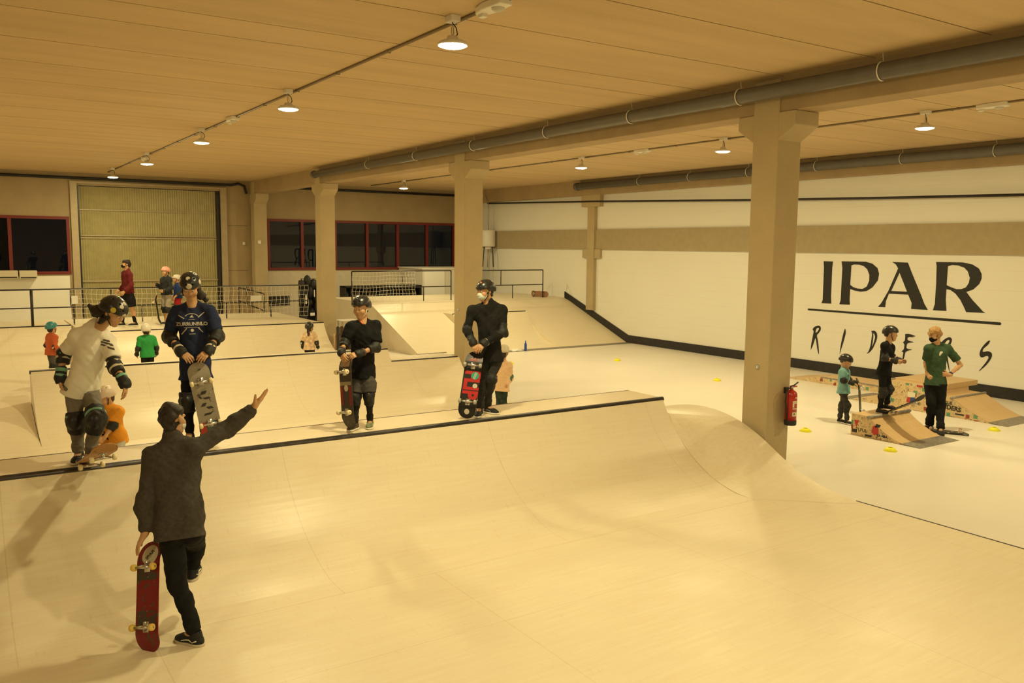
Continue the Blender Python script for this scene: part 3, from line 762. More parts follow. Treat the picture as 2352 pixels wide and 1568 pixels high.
MB().tube([(cx, cy, 3.62), (cx, cy, 4.66), (cx + .02, cy + .3, 5.0)], .014, 6).build('feed_pipe', M_galv, wh, smooth=True)
MB().box((cx + .2, cy - .1, 3.1), (XR - .06, cy + .1, 3.4)).build('wall_bracket', M_galv, wh)
# dark gear heap behind the net left of the third pillar
gr = thing('gear_rack', 'tall dark rack hung with helmets and pads behind the net', 'rack', (10.0, 27.6, 0))
MB().tube([(9.75, 27.6, 0), (9.75, 27.6, 1.86), (10.45, 27.6, 1.86), (10.45, 27.6, 0)], .02, 8).build('frame', M_steel, gr, smooth=True)
MB().box((9.70, 27.7, .40), (10.50, 27.74, 1.80)).build('gap_shade_sheet', mat('gear_black', (.022, .02, .02), .6), gr)  # black sheet added so the gaps between the hung gear look dark
for x_, z_, w_, h_ in ((9.82, 1.02, .05, .30), (10.12, 1.25, .035, .24), (9.98, .62, .16, .10)): MB().box((x_, 27.42, z_), (x_ + w_, 27.45, z_ + h_)).build('pale_tag', M_plastic_w, gr, bevel=.01)
for i, (dx, z, r) in enumerate([(.0, 1.7, .14), (.22, 1.78, .13), (.45, 1.66, .14), (.62, 1.5, .13), (.08, 1.42, .14), (.33, 1.40, .15), (.55, 1.2, .14), (.12, 1.12, .13), (.32, 1.06, .14), (.58, .9, .15), (.15, .8, .15), (.38, .72, .15), (.6, .55, .16), (.1, .5, .15)]):
    mb = MB().lathe([(.0005, -r * .9), (r * .7, -r * .8), (r, -r * .2), (r * .95, r * .35), (r * .6, r * .8), (.0005, r)], (9.74 + dx, 27.55 + .06 * (i % 3), z), 14)
    mb.v = [(9.74 + dx + (x_ - 9.74 - dx) * (.75 + .5 * ((i * 7) % 5) / 5), y_, z + (z_ - z) * (.9 + .9 * ((i * 3) % 4) / 4)) for x_, y_, z_ in mb.v]
    mb.build('hung_gear', mat('gear_black', (.022, .02, .02), .6), gr, smooth=True)
tag(MB().box((9.55, YB - .06, .78), (10.3, YB - .031, 1.12)).build('wall_grille', M_dk), 'small dark rectangular grille low on the far wall behind the net', 'grille')
st = thing('stair_railing', 'dark sloping stair handrail behind the net beside the far gate', 'railing', (8.4, 28, 0))
a, b = on_y(548, 660, 28), on_y(606, 674, 28); c, d = on_y(548, 690, 28), on_y(606, 713, 28)
bars(st, [(a, b), (c, d), (b, (b[0], 28, 0.0)), (a, (a[0], 28, 0.0))], .02)
tag(MB().box(tuple(on_y(576, 693, 27.96)), tuple(on_y(600, 678, 27.985))).build('notice_sheet', M_plastic_w), 'white notice sheet on the stair handrail behind the net', 'notice')
tag(MB().box(tuple(on_y(165, 698, YB - .16)), tuple(on_y(178, 679, YB - .11))).build('notice_plate', M_plastic_w), 'small white notice plate on the left post of the gate', 'notice')
for i, (p0, p1, lab) in enumerate(((-40, 41, 'left beige wall unit under the far left window'), (45, 85, 'right beige wall unit under the far left window'))):
    a, b = on_y(p0, 640, YB - .3), on_y(p1, 621, YB - .3)
    u = thing('wall_unit', lab, 'wall unit', ((a[0] + b[0]) / 2, YB - .05, a[2]), group='beige wall units under the window')
    MB().box((a[0], YB - .34, a[2]), (b[0], YB - .052, b[2])).build('casing', mat('beige_casing', (.62, .55, .42), .5), u, bevel=.015)
    MB().box((a[0] + .03, YB - .346, a[2] + .02), (b[0] - .03, YB - .339, a[2] + .05)).build('outlet_slot', M_steel, u)
# rack of boards by the third pillar
rk = thing('board_rack', 'low wooden rack of dark skateboards at the foot of the third pillar', 'rack', (9.3, 22.0, 0))
bx0, bz = 8.78, .52
for z in (.10, .50): MB().box((bx0, 22.2, z), (bx0 + .95, 22.24, z + .04)).build('slat', M_kick, rk)
for x in (bx0, bx0 + .91): MB().box((x, 22.24, 0), (x + .04, 22.30, .55)).build('upright', M_kick, rk)
for i in range(8):
    x = bx0 + .07 + i * .115
    pts = [(x + .045 * math.cos(t), .40 + (.30 if math.sin(t) > 0 else -.30) + .06 * math.sin(t)) for t in np.linspace(0, 2 * math.pi, 20, endpoint=False)]
    o = MB().prism(pts, 1, 22.15, 22.195).build('rack_board', mat('rack_board_%d' % (i % 3), [(.03, .025, .025), (.06, .03, .025), (.04, .035, .045)][i % 3], .5), rk)
tb = thing('white_table', 'white folding table behind the third pillar', 'table', (11.2, 26, 0))
p = on_y(788, 734, 23.2)
MB().box((p[0] - .12, 23.0, p[2] - .03), (p[0] + .38, 23.4, p[2])).build('table_top', M_plastic_w, tb, bevel=.006)
for dx in (-.10, .32):
    for dy in (23.02, 23.35): MB().box((p[0] + dx, dy, 0), (p[0] + dx + .03, dy + .03, p[2] - .03)).build('leg', M_galv, tb)
# box and conduit on the far half pillar
tag(MB().box((9.05, 29.96, 3.0), (9.16, 30.02, 3.12)).build('junction_box', M_plastic_w, bevel=.008), 'white junction box on the half pillar beside the gate', 'junction box')
tag(MB().box((8.66, 30.44, 2.96), (8.74, 30.5, 3.06)).build('junction_box', M_plastic_w, bevel=.008), 'small white junction box on the far wall left of the half pillar', 'junction box')
# round plates on pillars
for px, py, lab in ((1740, 843, 'round metal cover plate on the nearest pillar'), (1053, 711, 'round metal cover plate on the middle pillar')):
    c = on_x(px, py, BX0)
    t = thing('cover_plate', lab, 'cover plate', c)
    MB().lathe([(.0005, -.016), (.02, -.016), (.03, -.010), (.036, -.004), (.036, 0)], tuple(c), 20, 'x').build('rim', M_galv, t, smooth=True)
    MB().lathe([(.0005, -.019), (.014, -.018), (.016, -.014)], tuple(c), 14, 'x').build('core', M_whitep, t, smooth=True)

# ------------------------------------------------------------------ fire extinguisher on the near pillar
ex = thing('fire_extinguisher', 'red fire extinguisher hanging on the nearest pillar', 'fire extinguisher', (9.30, 7.33, .66))
ox, oy, oz = 9.305, 7.315, .655
M_red_e = mat('extinguisher_red', (.42, .02, .015), .28, spec=.6)
MB().lathe([(.0005, .055), (.078, .055), (.078, .40), (.072, .435), (.05, .462), (.024, .475), (.024, .49), (.0005, .49)], (ox, oy, oz), 28).build('cylinder', M_red_e, ex, smooth=True)
MB().lathe([(.0005, 0), (.074, 0), (.081, .012), (.081, .066), (.078, .07)], (ox, oy, oz), 28).build('base_cup', M_black, ex, smooth=True)
MB().lathe([(.0005, .488), (.020, .488), (.020, .52), (.0005, .525)], (ox, oy, oz), 14).build('valve', M_galv, ex, smooth=True)
MB().tube([(ox - .03, oy, oz + .525), (ox + .04, oy, oz + .53), (ox + .105, oy - .02, oz + .575)], .010, 8).build('lever', M_black, ex, smooth=True)
MB().tube([(ox - .03, oy, oz + .515), (ox + .09, oy - .01, oz + .518)], .010, 8).build('handle', M_red_e, ex, smooth=True)
MB().tube([(ox - .02, oy, oz + .505), (ox - .07, oy, oz + .50), (ox - .115, oy - .01, oz + .44), (ox - .125, oy - .01, oz + .34), (ox - .105, oy - .01, oz + .24), (ox - .088, oy - .01, oz + .12), (ox - .086, oy, oz + .07)], .011, 8).build('hose', M_black, ex, smooth=True)
lab = MB(); ang = np.linspace(math.radians(-110), math.radians(-30), 12)
def lab_patch(z0, z1, a0, a1, name, m):
    an = np.linspace(math.radians(a0), math.radians(a1), 10)
    MB().grid([[(ox + .0795 * math.cos(t), oy + .0795 * math.sin(t), oz + z) for t in an] for z in (z0, z1)]).build(name, m, ex)
M_lab = mat('label_cream', (.75, .68, .52), .5)
for z0, z1 in ((.37, .385), (.315, .335), (.30, .31), (.225, .24), (.13, .185)): lab_patch(z0, z1, -125 if z0 < .35 else -100, -40, 'label_print', M_lab)
lab_patch(.25, .31, -125, -108, 'label_print', M_lab); lab_patch(.145, .172, -112, -100, 'label_print', M_black)
MB().box((ox - .03, 7.385, oz + .42), (ox + .03, 7.42, oz + .5)).build('wall_bracket', M_steel, ex)

# ------------------------------------------------------------------ small floor things
M_cone = mat('fluo_yellow', (.85, .80, .02), .5)
for px, py, lab in ((1850, 990, 'yellow disc marker in front of the fire extinguisher pillar, left of the kicker'), (2045, 1035, 'yellow disc marker nearest the viewer, in front of the kicker'),
                    (2283, 988, 'yellow disc marker right of the coach, near the funbox ramp'), (1647, 874, 'yellow disc marker just left of the nearest pillar'),
                    (1418, 828, 'yellow disc marker in the middle of the floor toward the bank'), (1172, 835, 'yellow disc marker farthest left, beside the child in the peach jacket')):
    p = on_z(px, py, 0)
    o = MB().lathe([(.035, .050), (.040, .054), (.046, .052), (.10, .004), (.098, .0), (.09, .0), (.035, .045), (.035, .050)], (p[0], p[1], 0), 24).build('disc_marker', M_cone, smooth=True)
    tag(o, lab, 'marker cone', 'yellow disc markers on the floor')
p = on_z(1207, 806, 0)
bt = thing('water_bottle', 'blue water bottle standing at the foot of the far bank', 'bottle', p + np.array([0, 0, .01]))
MB().lathe([(.0005, 0), (.036, 0), (.038, .02), (.038, .17), (.034, .2), (.02, .225), (.018, .24)], (p[0], p[1], .011), 18).build('body', mat('bottle_blue', (.02, .06, .42), .25), bt, smooth=True)
MB().lathe([(.02, .235), (.021, .26), (.012, .275), (.010, .30), (.0005, .302)], (p[0], p[1], .011), 14).build('cap', mat('bottle_cap', (.05, .12, .55), .4), bt, smooth=True)
p = on_z(1186, 806, 0)
mb = MB(); n = 14; P = np.zeros((n, n, 3)); rs = np.random.RandomState(3)
for i in range(n):
    for j in range(n):
        u, v = i / (n - 1) - .5, j / (n - 1) - .5
        P[i, j] = (p[0] + u * .36, p[1] + v * .22, .014 + max(0, .07 - .22 * (u * u + v * v)) * (.7 + .5 * math.sin(9 * u + 4) * math.sin(11 * v + 1)))
tag(mb.grid(P).build('crumpled_cloth', M_whitep, smooth=True), 'small white crumpled cloth on the floor plate left of the blue bottle', 'cloth')
# ------------------------------------------------------------------ skateboards
BL, BW = .80, .205
def deck_z(x, L=BL):
    a = abs(x) - L * .31
    return 0.0 if a <= 0 else min(a, .04) ** 2 * 4.5 + max(0, a - .04) * .36
def deck_half(x, L=BL, W=BW):
    r = W / 2; e = L / 2 - r * 1.02
    a = abs(x)
    if a <= e: return r * (1 - .02 * (1 - a / e))
    t = min(1, (a - e) / (L / 2 - e)); return r * math.sqrt(max(0, 1 - t ** 2.2))
def deck_mesh(z0, z1, shrink=0.0, L=BL, W=BW, nx=56, ny=8):
    mb = MB(); top, bot = [], []
    for i in range(nx + 1):
        x = -math.cos(math.pi * i / nx) * (L / 2 - shrink)
        h = max(.0005, deck_half(x / (L / 2 - shrink) * (L / 2), L, W) - shrink)
        row_t, row_b = [], []
        for j in range(ny + 1):
            y = h * (2 * j / ny - 1); c = .0012 * (y / (W / 2)) ** 2
            row_t.append((x, y, deck_z(x, L) + c + z1)); row_b.append((x, y, deck_z(x, L) + c + z0))
        top.append(row_t); bot.append(row_b)
    mb.grid(top); o = len(mb.v); mb.grid([r[::-1] for r in bot])
    for s in (0, ny):
        side = [[t[s], b[s]] for t, b in zip(top, bot)]
        mb.grid(side if s == 0 else [r[::-1] for r in side])
    return mb
def board_sticker(root, name, cx, cy, r, m, off=.0012, seg=24, rings=5, rx=None):
    """round sticker on the underside following the deck curve"""
    mb = MB(); rows = []
    for i in range(rings + 1):
        rr = r * i / rings; row = []
        for k in range(seg + 1):
            a = 2 * math.pi * k / seg; x, y = cx + (rx or r) / r * rr * math.cos(a), cy + rr * math.sin(a)
            row.append((x, y, deck_z(x) + .0012 * (y / (BW / 2)) ** 2 - .0112 - off))
        rows.append(row)
    return mb.grid(rows)._attach(name, m, root)
def board_patch(root, name, x0, x1, y0, y1, m, off=.0012, n=10, skew=0.0):
    rows = []
    for i in range(n + 1):
        x = x0 + (x1 - x0) * i / n; row = []
        for j in range(7):
            y = y0 + (y1 - y0) * j / 6 + skew * (i / n - .5); hh = deck_half(x) - .002; y = max(-hh, min(hh, y))
            row.append((x, y, deck_z(x) + .0012 * (y / (BW / 2)) ** 2 - .0112 - off))
        rows.append(row)
    return MB().grid(rows)._attach(name, m, root)
def _attach(s, name, m, root):
    """build with vertices already in the parent's local frame"""
    me = bpy.data.meshes.new(name); me.from_pydata(s.v, [], s.f); me.update(); me.materials.append(m); me.shade_smooth()
    o = bpy.data.objects.new(name, me); COL.objects.link(o); o.parent = root; return o
MB._attach = _attach
M_grip = mat('grip_tape', (.018, .018, .018), .95)
M_bolt = mat('bolt_steel', (.35, .34, .33), .3, .8)
def skateboard(label, under, M4, wheel=None, edge=None, group='skateboards in use'):
    root = thing('skateboard', label, 'skateboard', (0, 0, 0), group=group)
    root.matrix_basis = M4
    deck_mesh(-.011, 0)._attach('deck', under, root)
    deck_mesh(0.0004, .0014, .0025)._attach('grip_tape', M_grip, root)
    for sx in (-1, 1):
        x = sx * .215
        tr = MB().box((x - .038, -.026, -.0165), (x + .038, .026, -.0112))
        tr.tube([(x + sx * .012, 0, -.016), (x - sx * .004, 0, -.046)], [.020, .012], 10)
        tr.tube([(x, -.062, -.052), (x, 0, -.046), (x, .062, -.052)], [.009, .016, .009], 10).tube([(x, -.110, -.054), (x, .110, -.054)], .0042, 8)
        t = tr._attach('truck', M_alu, root)
        for sy in (-1, 1):
            w = MB().lathe([(.008, -.017), (.019, -.017), (.0255, -.012), (.0268, 0), (.0255, .012), (.019, .017), (.008, .017)], (x, sy * .090, -.054), 22, 'y')
            w._attach('wheel', wheel or M_wheel, t)
            MB().lathe([(.0005, -.0185), (.0075, -.0185), (.0075, .0185), (.0005, .0185)], (x, sy * .090, -.054), 12, 'y')._attach('bearing', M_bolt, t)
        for bx in (-.02, .02):
            for by in (-.018, .018): pass
    return root
def board_frame(center, long_dir, top_dir):
    """x axis = long direction, z axis = grip side normal"""
    x = unit(long_dir); z = np.array(top_dir, float); z = unit(z - x * (x @ z)); y = np.cross(z, x)
    return Matrix(((x[0], y[0], z[0], center[0]), (x[1], y[1], z[1], center[1]), (x[2], y[2], z[2], center[2]), (0, 0, 0, 1)))
VPX = [1176.0]
def view(px): VPX[0] = px
def cdir(a):
    """horizontal direction as seen along the line of sight to column VPX: 0 toward camera, 90 image right, 180 away, 270 image left"""
    f = unit([AX_F[0], AX_F[1], 0]); r = unit([AX_R[0], AX_R[1], 0]); t = math.radians(a) - math.atan((VPX[0] - IW / 2) / FPX)
    return -f * math.cos(t) + r * math.sin(t)
def worn_mat(name, base, patches, seed, scale=14):
    g = G(name); v = g.mapping((1, 1, 1), (seed * 3.1, seed * 1.7, 0)); c = base if not isinstance(base, tuple) else g.mix(0.0, base, base)
    for i, (col, th, sc) in enumerate(patches):
        vv = g.mapping((1, 1, 1), (seed * 5.3 + i * 7, i * 3.7, seed)); n = g.noise(vv, sc, 5, .65)
        c = g.mix(g.rng(n, th, th + .03, 0, 1), c, col)
    return g.done(c, .42, .45)
# ------------------------------------------------------------------ implicit surfaces -> meshes (people, clothes, helmets)
class SDF:
    """ordered list of soft primitives; meshed as one continuous surface"""
    def __init__(s): s.ops = []
    def _add(s, fn, c, rad, op, k):
        s.ops.append((fn, np.array(c, float), float(rad), op, float(k))); return s
    def cap(s, a, b, ra, rb=None, k=.02, op='u', flat=None):
        """round cone; flat=(direction, factor) squashes its section along a direction"""
        a = np.array(a, float); b = np.array(b, float); rb = ra if rb is None else rb
        ba = b - a; l2 = max(1e-9, ba @ ba)
        if flat is None:
            def fn(p):
                q = p - a; h = np.clip(q @ ba / l2, 0, 1)
                return np.linalg.norm(q - h[:, None] * ba, axis=1) - (ra + (rb - ra) * h)
        else:
            d = unit(flat[0]); fl = flat[1]
            def fn(p):
                q = p - a; h = np.clip(q @ ba / l2, 0, 1); q = q - h[:, None] * ba; r = ra + (rb - ra) * h
                qd = q @ d; q1 = q + np.outer(qd * (1 / fl - 1), d); q2 = q + np.outer(qd * (1 / fl ** 2 - 1), d)
                n1 = np.linalg.norm(q1, axis=1); n2 = np.linalg.norm(q2, axis=1)
                return (n1 - r) * n1 / np.maximum(n2, 1e-6)
        return s._add(fn, (a + b) / 2, math.sqrt(l2) / 2 + max(ra, rb) * max(1, flat[1] if flat else 1), op, k)
    def cyl(s, a, b, ra, rb=None, k=.005, op='u', rnd=.004):
        """flat-ended cone"""
        a = np.array(a, float); b = np.array(b, float); rb = ra if rb is None else rb
        L = np.linalg.norm(b - a); d = (b - a) / max(L, 1e-9)
        def fn(p):
            q = p - a; t = q @ d; rr = np.linalg.norm(q - np.outer(t, d), axis=1)
            h = np.clip(t / L, 0, 1); x = rr - (ra + (rb - ra) * h) + rnd; y = np.abs(t - L / 2) - L / 2 + rnd
            return np.minimum(np.maximum(x, y), 0) + np.hypot(np.maximum(x, 0), np.maximum(y, 0)) - rnd
        return s._add(fn, (a + b) / 2, math.hypot(L / 2, max(ra, rb)), op, k)
    def ell(s, c, M, r, k=.02, op='u'):
        """ellipsoid; M rows = axes"""
        c = np.array(c, float); M = np.array(M, float); r = np.array(r, float)
        def fn(p):
            q = (p - c) @ M.T; k0 = np.linalg.norm(q / r, axis=1); k1 = np.linalg.norm(q / r ** 2, axis=1)
            return k0 * (k0 - 1) / np.maximum(k1, 1e-6)
        return s._add(fn, c, r.max(), op, k)
    def box(s, c, M, hs, rnd=.01, k=.01, op='u'):
        c = np.array(c, float); M = np.array(M, float); hs = np.array(hs, float) - rnd
        def fn(p):
            q = np.abs((p - c) @ M.T) - hs
            return np.linalg.norm(np.maximum(q, 0), axis=1) + np.minimum(q.max(1), 0) - rnd
        return s._add(fn, c, np.linalg.norm(hs) + rnd, op, k)
    def plane(s, c, n, k=.003, keep='below'):
        """cut: keeps the side opposite to n"""
        c = np.array(c, float); n = unit(n)
        return s._add(lambda p: (p - c) @ n, c, 1e9, 'i', k)
    def wrinkle(s, amp, freq, seed=0, axis=None):
        rs = np.random.RandomState(seed); W = rs.randn(7, 3); W /= np.linalg.norm(W, axis=1)[:, None]; W *= freq * (.6 + .9 * rs.rand(7))[:, None]
        if axis is not None:
            ax = unit(axis); W += np.outer((W @ ax) * 1.2, ax)
        ph = rs.rand(7) * 6.28
        def fn(p):
            v = np.zeros(len(p))
            for w, h in zip(W, ph): v += np.sin(p @ w + h + 1.3 * np.sin(p @ w[::-1] * .7 + h))
            return v * (amp / 2.6)
        return s._add(fn, (0, 0, 0), 1e9, 'w', 0)
    def __call__(s, p, ops=None):
        d = np.full(len(p), 10.0)
        for fn, c, rad, op, k in (s.ops if ops is None else ops):
            v = fn(p)
            if op == 'w': d = d + v
            elif op == 'u':
                if k > 0:
                    h = np.maximum(k - np.abs(d - v), 0) / k; d = np.minimum(d, v) - h * h * k * .25
                else: d = np.minimum(d, v)
            else:
                if op == 's': v = -v
                if k > 0:
                    h = np.maximum(k - np.abs(d - v), 0) / k; d = np.maximum(d, v) + h * h * k * .25
                else: d = np.maximum(d, v)
        return d
    def bounds(s):
        lo = np.full(3, 1e9); hi = -lo
        for fn, c, rad, op, k in s.ops:
            if op == 'u': lo = np.minimum(lo, c - rad); hi = np.maximum(hi, c + rad)
        return lo - .02, hi + .02
    def mesh(s, h):
        lo, hi = s.bounds(); B = 8
        nb = np.maximum(1, np.ceil(((hi - lo) / h + 1) / B).astype(int)); n = nb * B
        bi = np.stack(np.meshgrid(*[np.arange(q) for q in nb], indexing='ij'), -1).reshape(-1, 3)
        cen = lo + (bi * B + (B - 1) / 2) * h
        rb = h * B * .87
        dc = s(cen)
        arr = np.empty(tuple(n), np.float32)
        A = arr.reshape(nb[0], B, nb[1], B, nb[2], B)
        A[:] = dc.reshape(tuple(nb))[:, None, :, None, :, None]
        act = np.nonzero(np.abs(dc) < rb * 1.35 + .012)[0]
        off = np.stack(np.meshgrid(*[np.arange(B)] * 3, indexing='ij'), -1).reshape(-1, 3) * h
        # group active blocks spatially so that only nearby primitives are evaluated
        SB = 3; keys = {}
        for a in act: keys.setdefault(tuple(bi[a] // SB), []).append(a)
        for key, lst in keys.items():
            cc = lo + ((np.array(key) + .5) * SB * B) * h; R = h * B * SB * .9
            ops = [o for o in s.ops if o[3] in 'wi' or np.linalg.norm(o[1] - cc) < o[2] + R + .05]
            P = (lo + bi[lst][:, None, :] * B * h + off[None]).reshape(-1, 3)
            V = s(P, ops).reshape(len(lst), B, B, B)
            for q, a in enumerate(lst):
                i, j, k = bi[a]; A[i, :, j, :, k, :] = V[q]
        return surface_nets(arr, lo, h)

def surface_nets(arr, lo, h):
    n = np.array(arr.shape); ins = arr < 0
    ids = []; pos = []; quads = []
    st = np.array([n[1] * n[2], n[2], 1])
    for ax in range(3):
        sl0 = [slice(None)] * 3; sl1 = [slice(None)] * 3; sl0[ax] = slice(0, -1); sl1[ax] = slice(1, None)
        a, b = ins[tuple(sl0)], ins[tuple(sl1)]
        I = np.stack(np.nonzero(a != b), -1)
        o1, o2 = [x for x in range(3) if x != ax]
        ok = (I[:, o1] > 0) & (I[:, o2] > 0) & (I[:, o1] < n[o1] - 1) & (I[:, o2] < n[o2] - 1)
        I = I[ok]
        J = I.copy(); J[:, ax] += 1
        v0 = arr[I[:, 0], I[:, 1], I[:, 2]]; v1 = arr[J[:, 0], J[:, 1], J[:, 2]]
        t = v0 / (v0 - v1); p = I.astype(float); p[:, ax] += t
        base = I @ st
        c = [base, base - st[o1], base - st[o1] - st[o2], base - st[o2]]
        for q in c: ids.append(q); pos.append(p)
        Q = np.stack(c, -1)
        flip = (v0 < 0)
        if ax == 1: flip = ~flip
        Q[flip] = Q[flip][:, ::-1]
        quads.append(Q)
    ids = np.concatenate(ids); pos = np.concatenate(pos); quads = np.concatenate(quads)
    u, inv = np.unique(ids, return_inverse=True)
    cnt = np.bincount(inv).astype(float)
    V = np.stack([np.bincount(inv, pos[:, k]) / cnt for k in range(3)], -1) * h + lo
    F = np.searchsorted(u, quads)
    return V, F[:, ::-1]

def mesh_obj(name, V, F, m, parent=None):
    me = bpy.data.meshes.new(name)
    me.vertices.add(len(V)); me.vertices.foreach_set('co', np.asarray(V, np.float32).ravel())
    F = np.asarray(F); k = F.shape[1]
    me.loops.add(F.size); me.loops.foreach_set('vertex_index', F.astype(np.int32).ravel())
    me.polygons.add(len(F)); me.polygons.foreach_set('loop_start', np.arange(0, F.size, k, dtype=np.int32)); me.polygons.foreach_set('loop_total', np.full(len(F), k, np.int32))
    me.update(calc_edges=True); me.validate()
    me.shade_smooth()
    if m: me.materials.append(m)
    if parent is not None: me.transform(world_inv(parent))
    o = bpy.data.objects.new(name, me); COL.objects.link(o)
    if parent is not None: o.parent = parent
    return o

Q_H = 1.0     # voxel scale
M_skin = mat('skin', (.55, .31, .165), .5, noise=.06, scale=30)
M_skin2 = mat('skin_tan', (.44, .25, .145), .5, noise=.06, scale=30)
M_hair_dk = mat('dark_brown_hair', (.022, .014, .010), .55, noise=.5, scale=120, bump=.25, bscale=400)
M_hair_br = mat('brown_hair', (.055, .028, .014), .5, noise=.4, scale=60, bump=.5, bscale=160)
M_hair_bl = mat('blond_hair', (.40, .22, .075), .5, noise=.3, scale=60, bump=.5, bscale=160)
M_eye = mat('eye_white', (.75, .70, .62), .25)
M_iris = mat('iris_dark', (.03, .018, .012), .2)
M_lip = mat('lip', (.40, .15, .10), .5)
M_brow = M_hair_dk
M_helm_blk = mat('helmet_matt_black', (.020, .019, .019), .30, spec=.5)
M_strap = mat('strap_black', (.02, .02, .02), .7)
M_pad_blk = mat('pad_black', (.016, .016, .016), .62, bump=.2, bscale=120)
M_padcap = mat('pad_cap_black', (.018, .018, .018), .4)

def rotm(fwd, up):
    """rows: right, forward, up"""
    f = unit(fwd); u = np.array(up, float); u = unit(u - f * (u @ f)); return np.array([np.cross(f, u), f, u])

class Person:
    def __init__(s, name_label, group, height, pel, neck, face, sh=None, hips=None, ground=0.0, bulk=1.0, head_scale=None, h=.008, skin=None, right_lean=None, name='person'):
        s.H = height; s.s = height / 1.75; s.h = h * Q_H; s.skin = skin or M_skin; s.bulk = bulk
        s.pel = np.array(pel, float); s.neck = np.array(neck, float)
        s.up = unit(s.neck - s.pel); s.M = rotm(face, s.up)
        # forward made orthogonal to the spine
        f = np.array(face, float); f = unit(f - s.up * (f @ s.up)); s.M = np.array([np.cross(f, s.up), f, s.up])
        s.R, s.F, s.U = s.M
        k = s.s
        s.sh = sh or {}
        for sd, sg in (('R', 1), ('L', -1)):
            if sd not in s.sh: s.sh[sd] = s.neck - s.U * .055 * k + s.R * sg * .165 * k
            s.sh[sd] = np.array(s.sh[sd], float) - s.U * .022 * k
        s.hip = hips or {}
        for sd, sg in (('R', 1), ('L', -1)):
            if sd not in s.hip: s.hip[sd] = s.pel - s.U * .03 * k + s.R * sg * .085 * k
            s.hip[sd] = np.array(s.hip[sd], float)
        s.el, s.wr, s.hd, s.kn, s.an, s.toe = {}, {}, {}, {}, {}, {}
        s.hs = (head_scale or 1.0) * (k if height > 1.75 else 1 - (1.75 - height) * .13)
        s.root = thing(name, name_label, 'person', (s.pel[0], s.pel[1], ground), group=group)
        s.hands = []
    # --- pose
    def head(s, c, look):
        s.hc = np.array(c, float); up = unit(s.hc - s.neck) * .35 + s.U * .3 + np.array([0, 0, .6]); s.HM = rotm(look, up)
        return s
    def hp(s, x, y, z): return s.hc + (np.array([x, y, z]) * s.hs) @ s.HM
    def arm(s, sd, el, wr): s.el[sd] = np.array(el, float); s.wr[sd] = np.array(wr, float); return s
    def leg(s, sd, kn, an, toe): s.kn[sd] = np.array(kn, float); s.an[sd] = np.array(an, float); s.toe[sd] = unit(toe); return s
    def report(s):
        k = s.s; out = []
        for sd in 'RL':
            out.append('%s ua %.2f fa %.2f th %.2f sh %.2f' % (sd, np.linalg.norm(s.sh[sd] - s.el[sd]) / k / .29, np.linalg.norm(s.el[sd] - s.wr[sd]) / k / .25,
                       np.linalg.norm(s.hip[sd] - s.kn[sd]) / k / .43, np.linalg.norm(s.kn[sd] - s.an[sd]) / k / .42))
        print(s.root['label'][:40], '|', ' ; '.join(out), '| torso %.2f headgap %.2f' % (np.linalg.norm(s.neck - s.pel) / k / .50, np.linalg.norm(s.hc - s.neck) / k / .165))
    # --- primitive sets
    def torso(s, S, o=0.0, k=.05):
        q, b = s.s, s.bulk; U, R, F = s.U, s.R, s.F
        L = np.linalg.norm(s.neck - s.pel); P = lambda t, x=0, y=0: s.pel + U * L * t + R * x * q + F * y * q
        S.cap(P(.02, -.06*b), P(.02, .06*b), .098 * q * b + o, k=k, flat=(F, 1.02))
        S.cap(P(.28, -.042*b), P(.28, .042*b), .084 * q * b + o, k=k, flat=(F, .96))
        S.cap(P(.55, -.055*b), P(.55, .055*b), .090 * q * b + o, k=k, flat=(F, 1.0))
        S.cap(P(.74, -.070*b), P(.74, .070*b), .088 * q * b + o, k=k, flat=(F, 1.0))
        for sd in 'RL':
            S.cap(P(.87), s.sh[sd], .056 * q * b + o, .048 * q * b + o, k=k)
            S.cap(P(.70, .07*b if sd == 'R' else -.07*b), s.sh[sd] - U * .03 * q, .066 * q * b + o, .046 * q * b + o, k=k)
        S.cap(P(.05, -.05, -.035), P(.05, .05, -.035), .085 * q * b + o, k=k)
        for sd in 'RL': S.cap(P(.99) - F * .012 * q, s.sh[sd] + U * .004 * q, .046 * q * b + o * .8, .040 * q * b + o * .8, k=.035)
        return S
    def arm_p(s, S, sd, o=0.0, k=.02, upto=2.0, r0=.047):
        q, b = s.s, s.bulk; a, e, w = s.sh[sd], s.el[sd], s.wr[sd]
        t = min(1, upto); S.cap(a, a + (e - a) * t, r0 * q * b + o, (r0 + (.040 - r0) * t) * q * b + o, k=k)
        if upto > 1:
            t = upto - 1; m = e + (w - e) * .3 * min(1, t / .3)
            S.cap(e, m, .040 * q * b + o, .042 * q * b + o, k=k)
            if t > .3: S.cap(m, e + (w - e) * t, .042 * q * b + o, (.042 - .0155 * (t - .3) / .7) * q * b + o, k=k)
        return S
    def leg_p(s, S, sd, o=0.0, k=.03, upto=2.0, calf=True):
        q, b = s.s, s.bulk; a, e, w = s.hip[sd], s.kn[sd], s.an[sd]
        t = min(1, upto); S.cap(a, a + (e - a) * t, .086 * q * b + o, (.086 - .030 * t) * q * b + o, k=k)
        if upto > 1:
            t = upto - 1; m = e + (w - e) * .32 * min(1, t / .32)
            back = unit(np.cross(np.cross(unit(w - e), s.toe[sd]), unit(w - e))) * -.012 * q
            S.cap(e, m + back, .054 * q * b + o, .054 * q * b + o, k=k)
            if t > .32: S.cap(m + back, e + (w - e) * t, .054 * q * b + o, (.054 - .019 * (t - .32) / .68) * q * b + o, k=k)
        return S
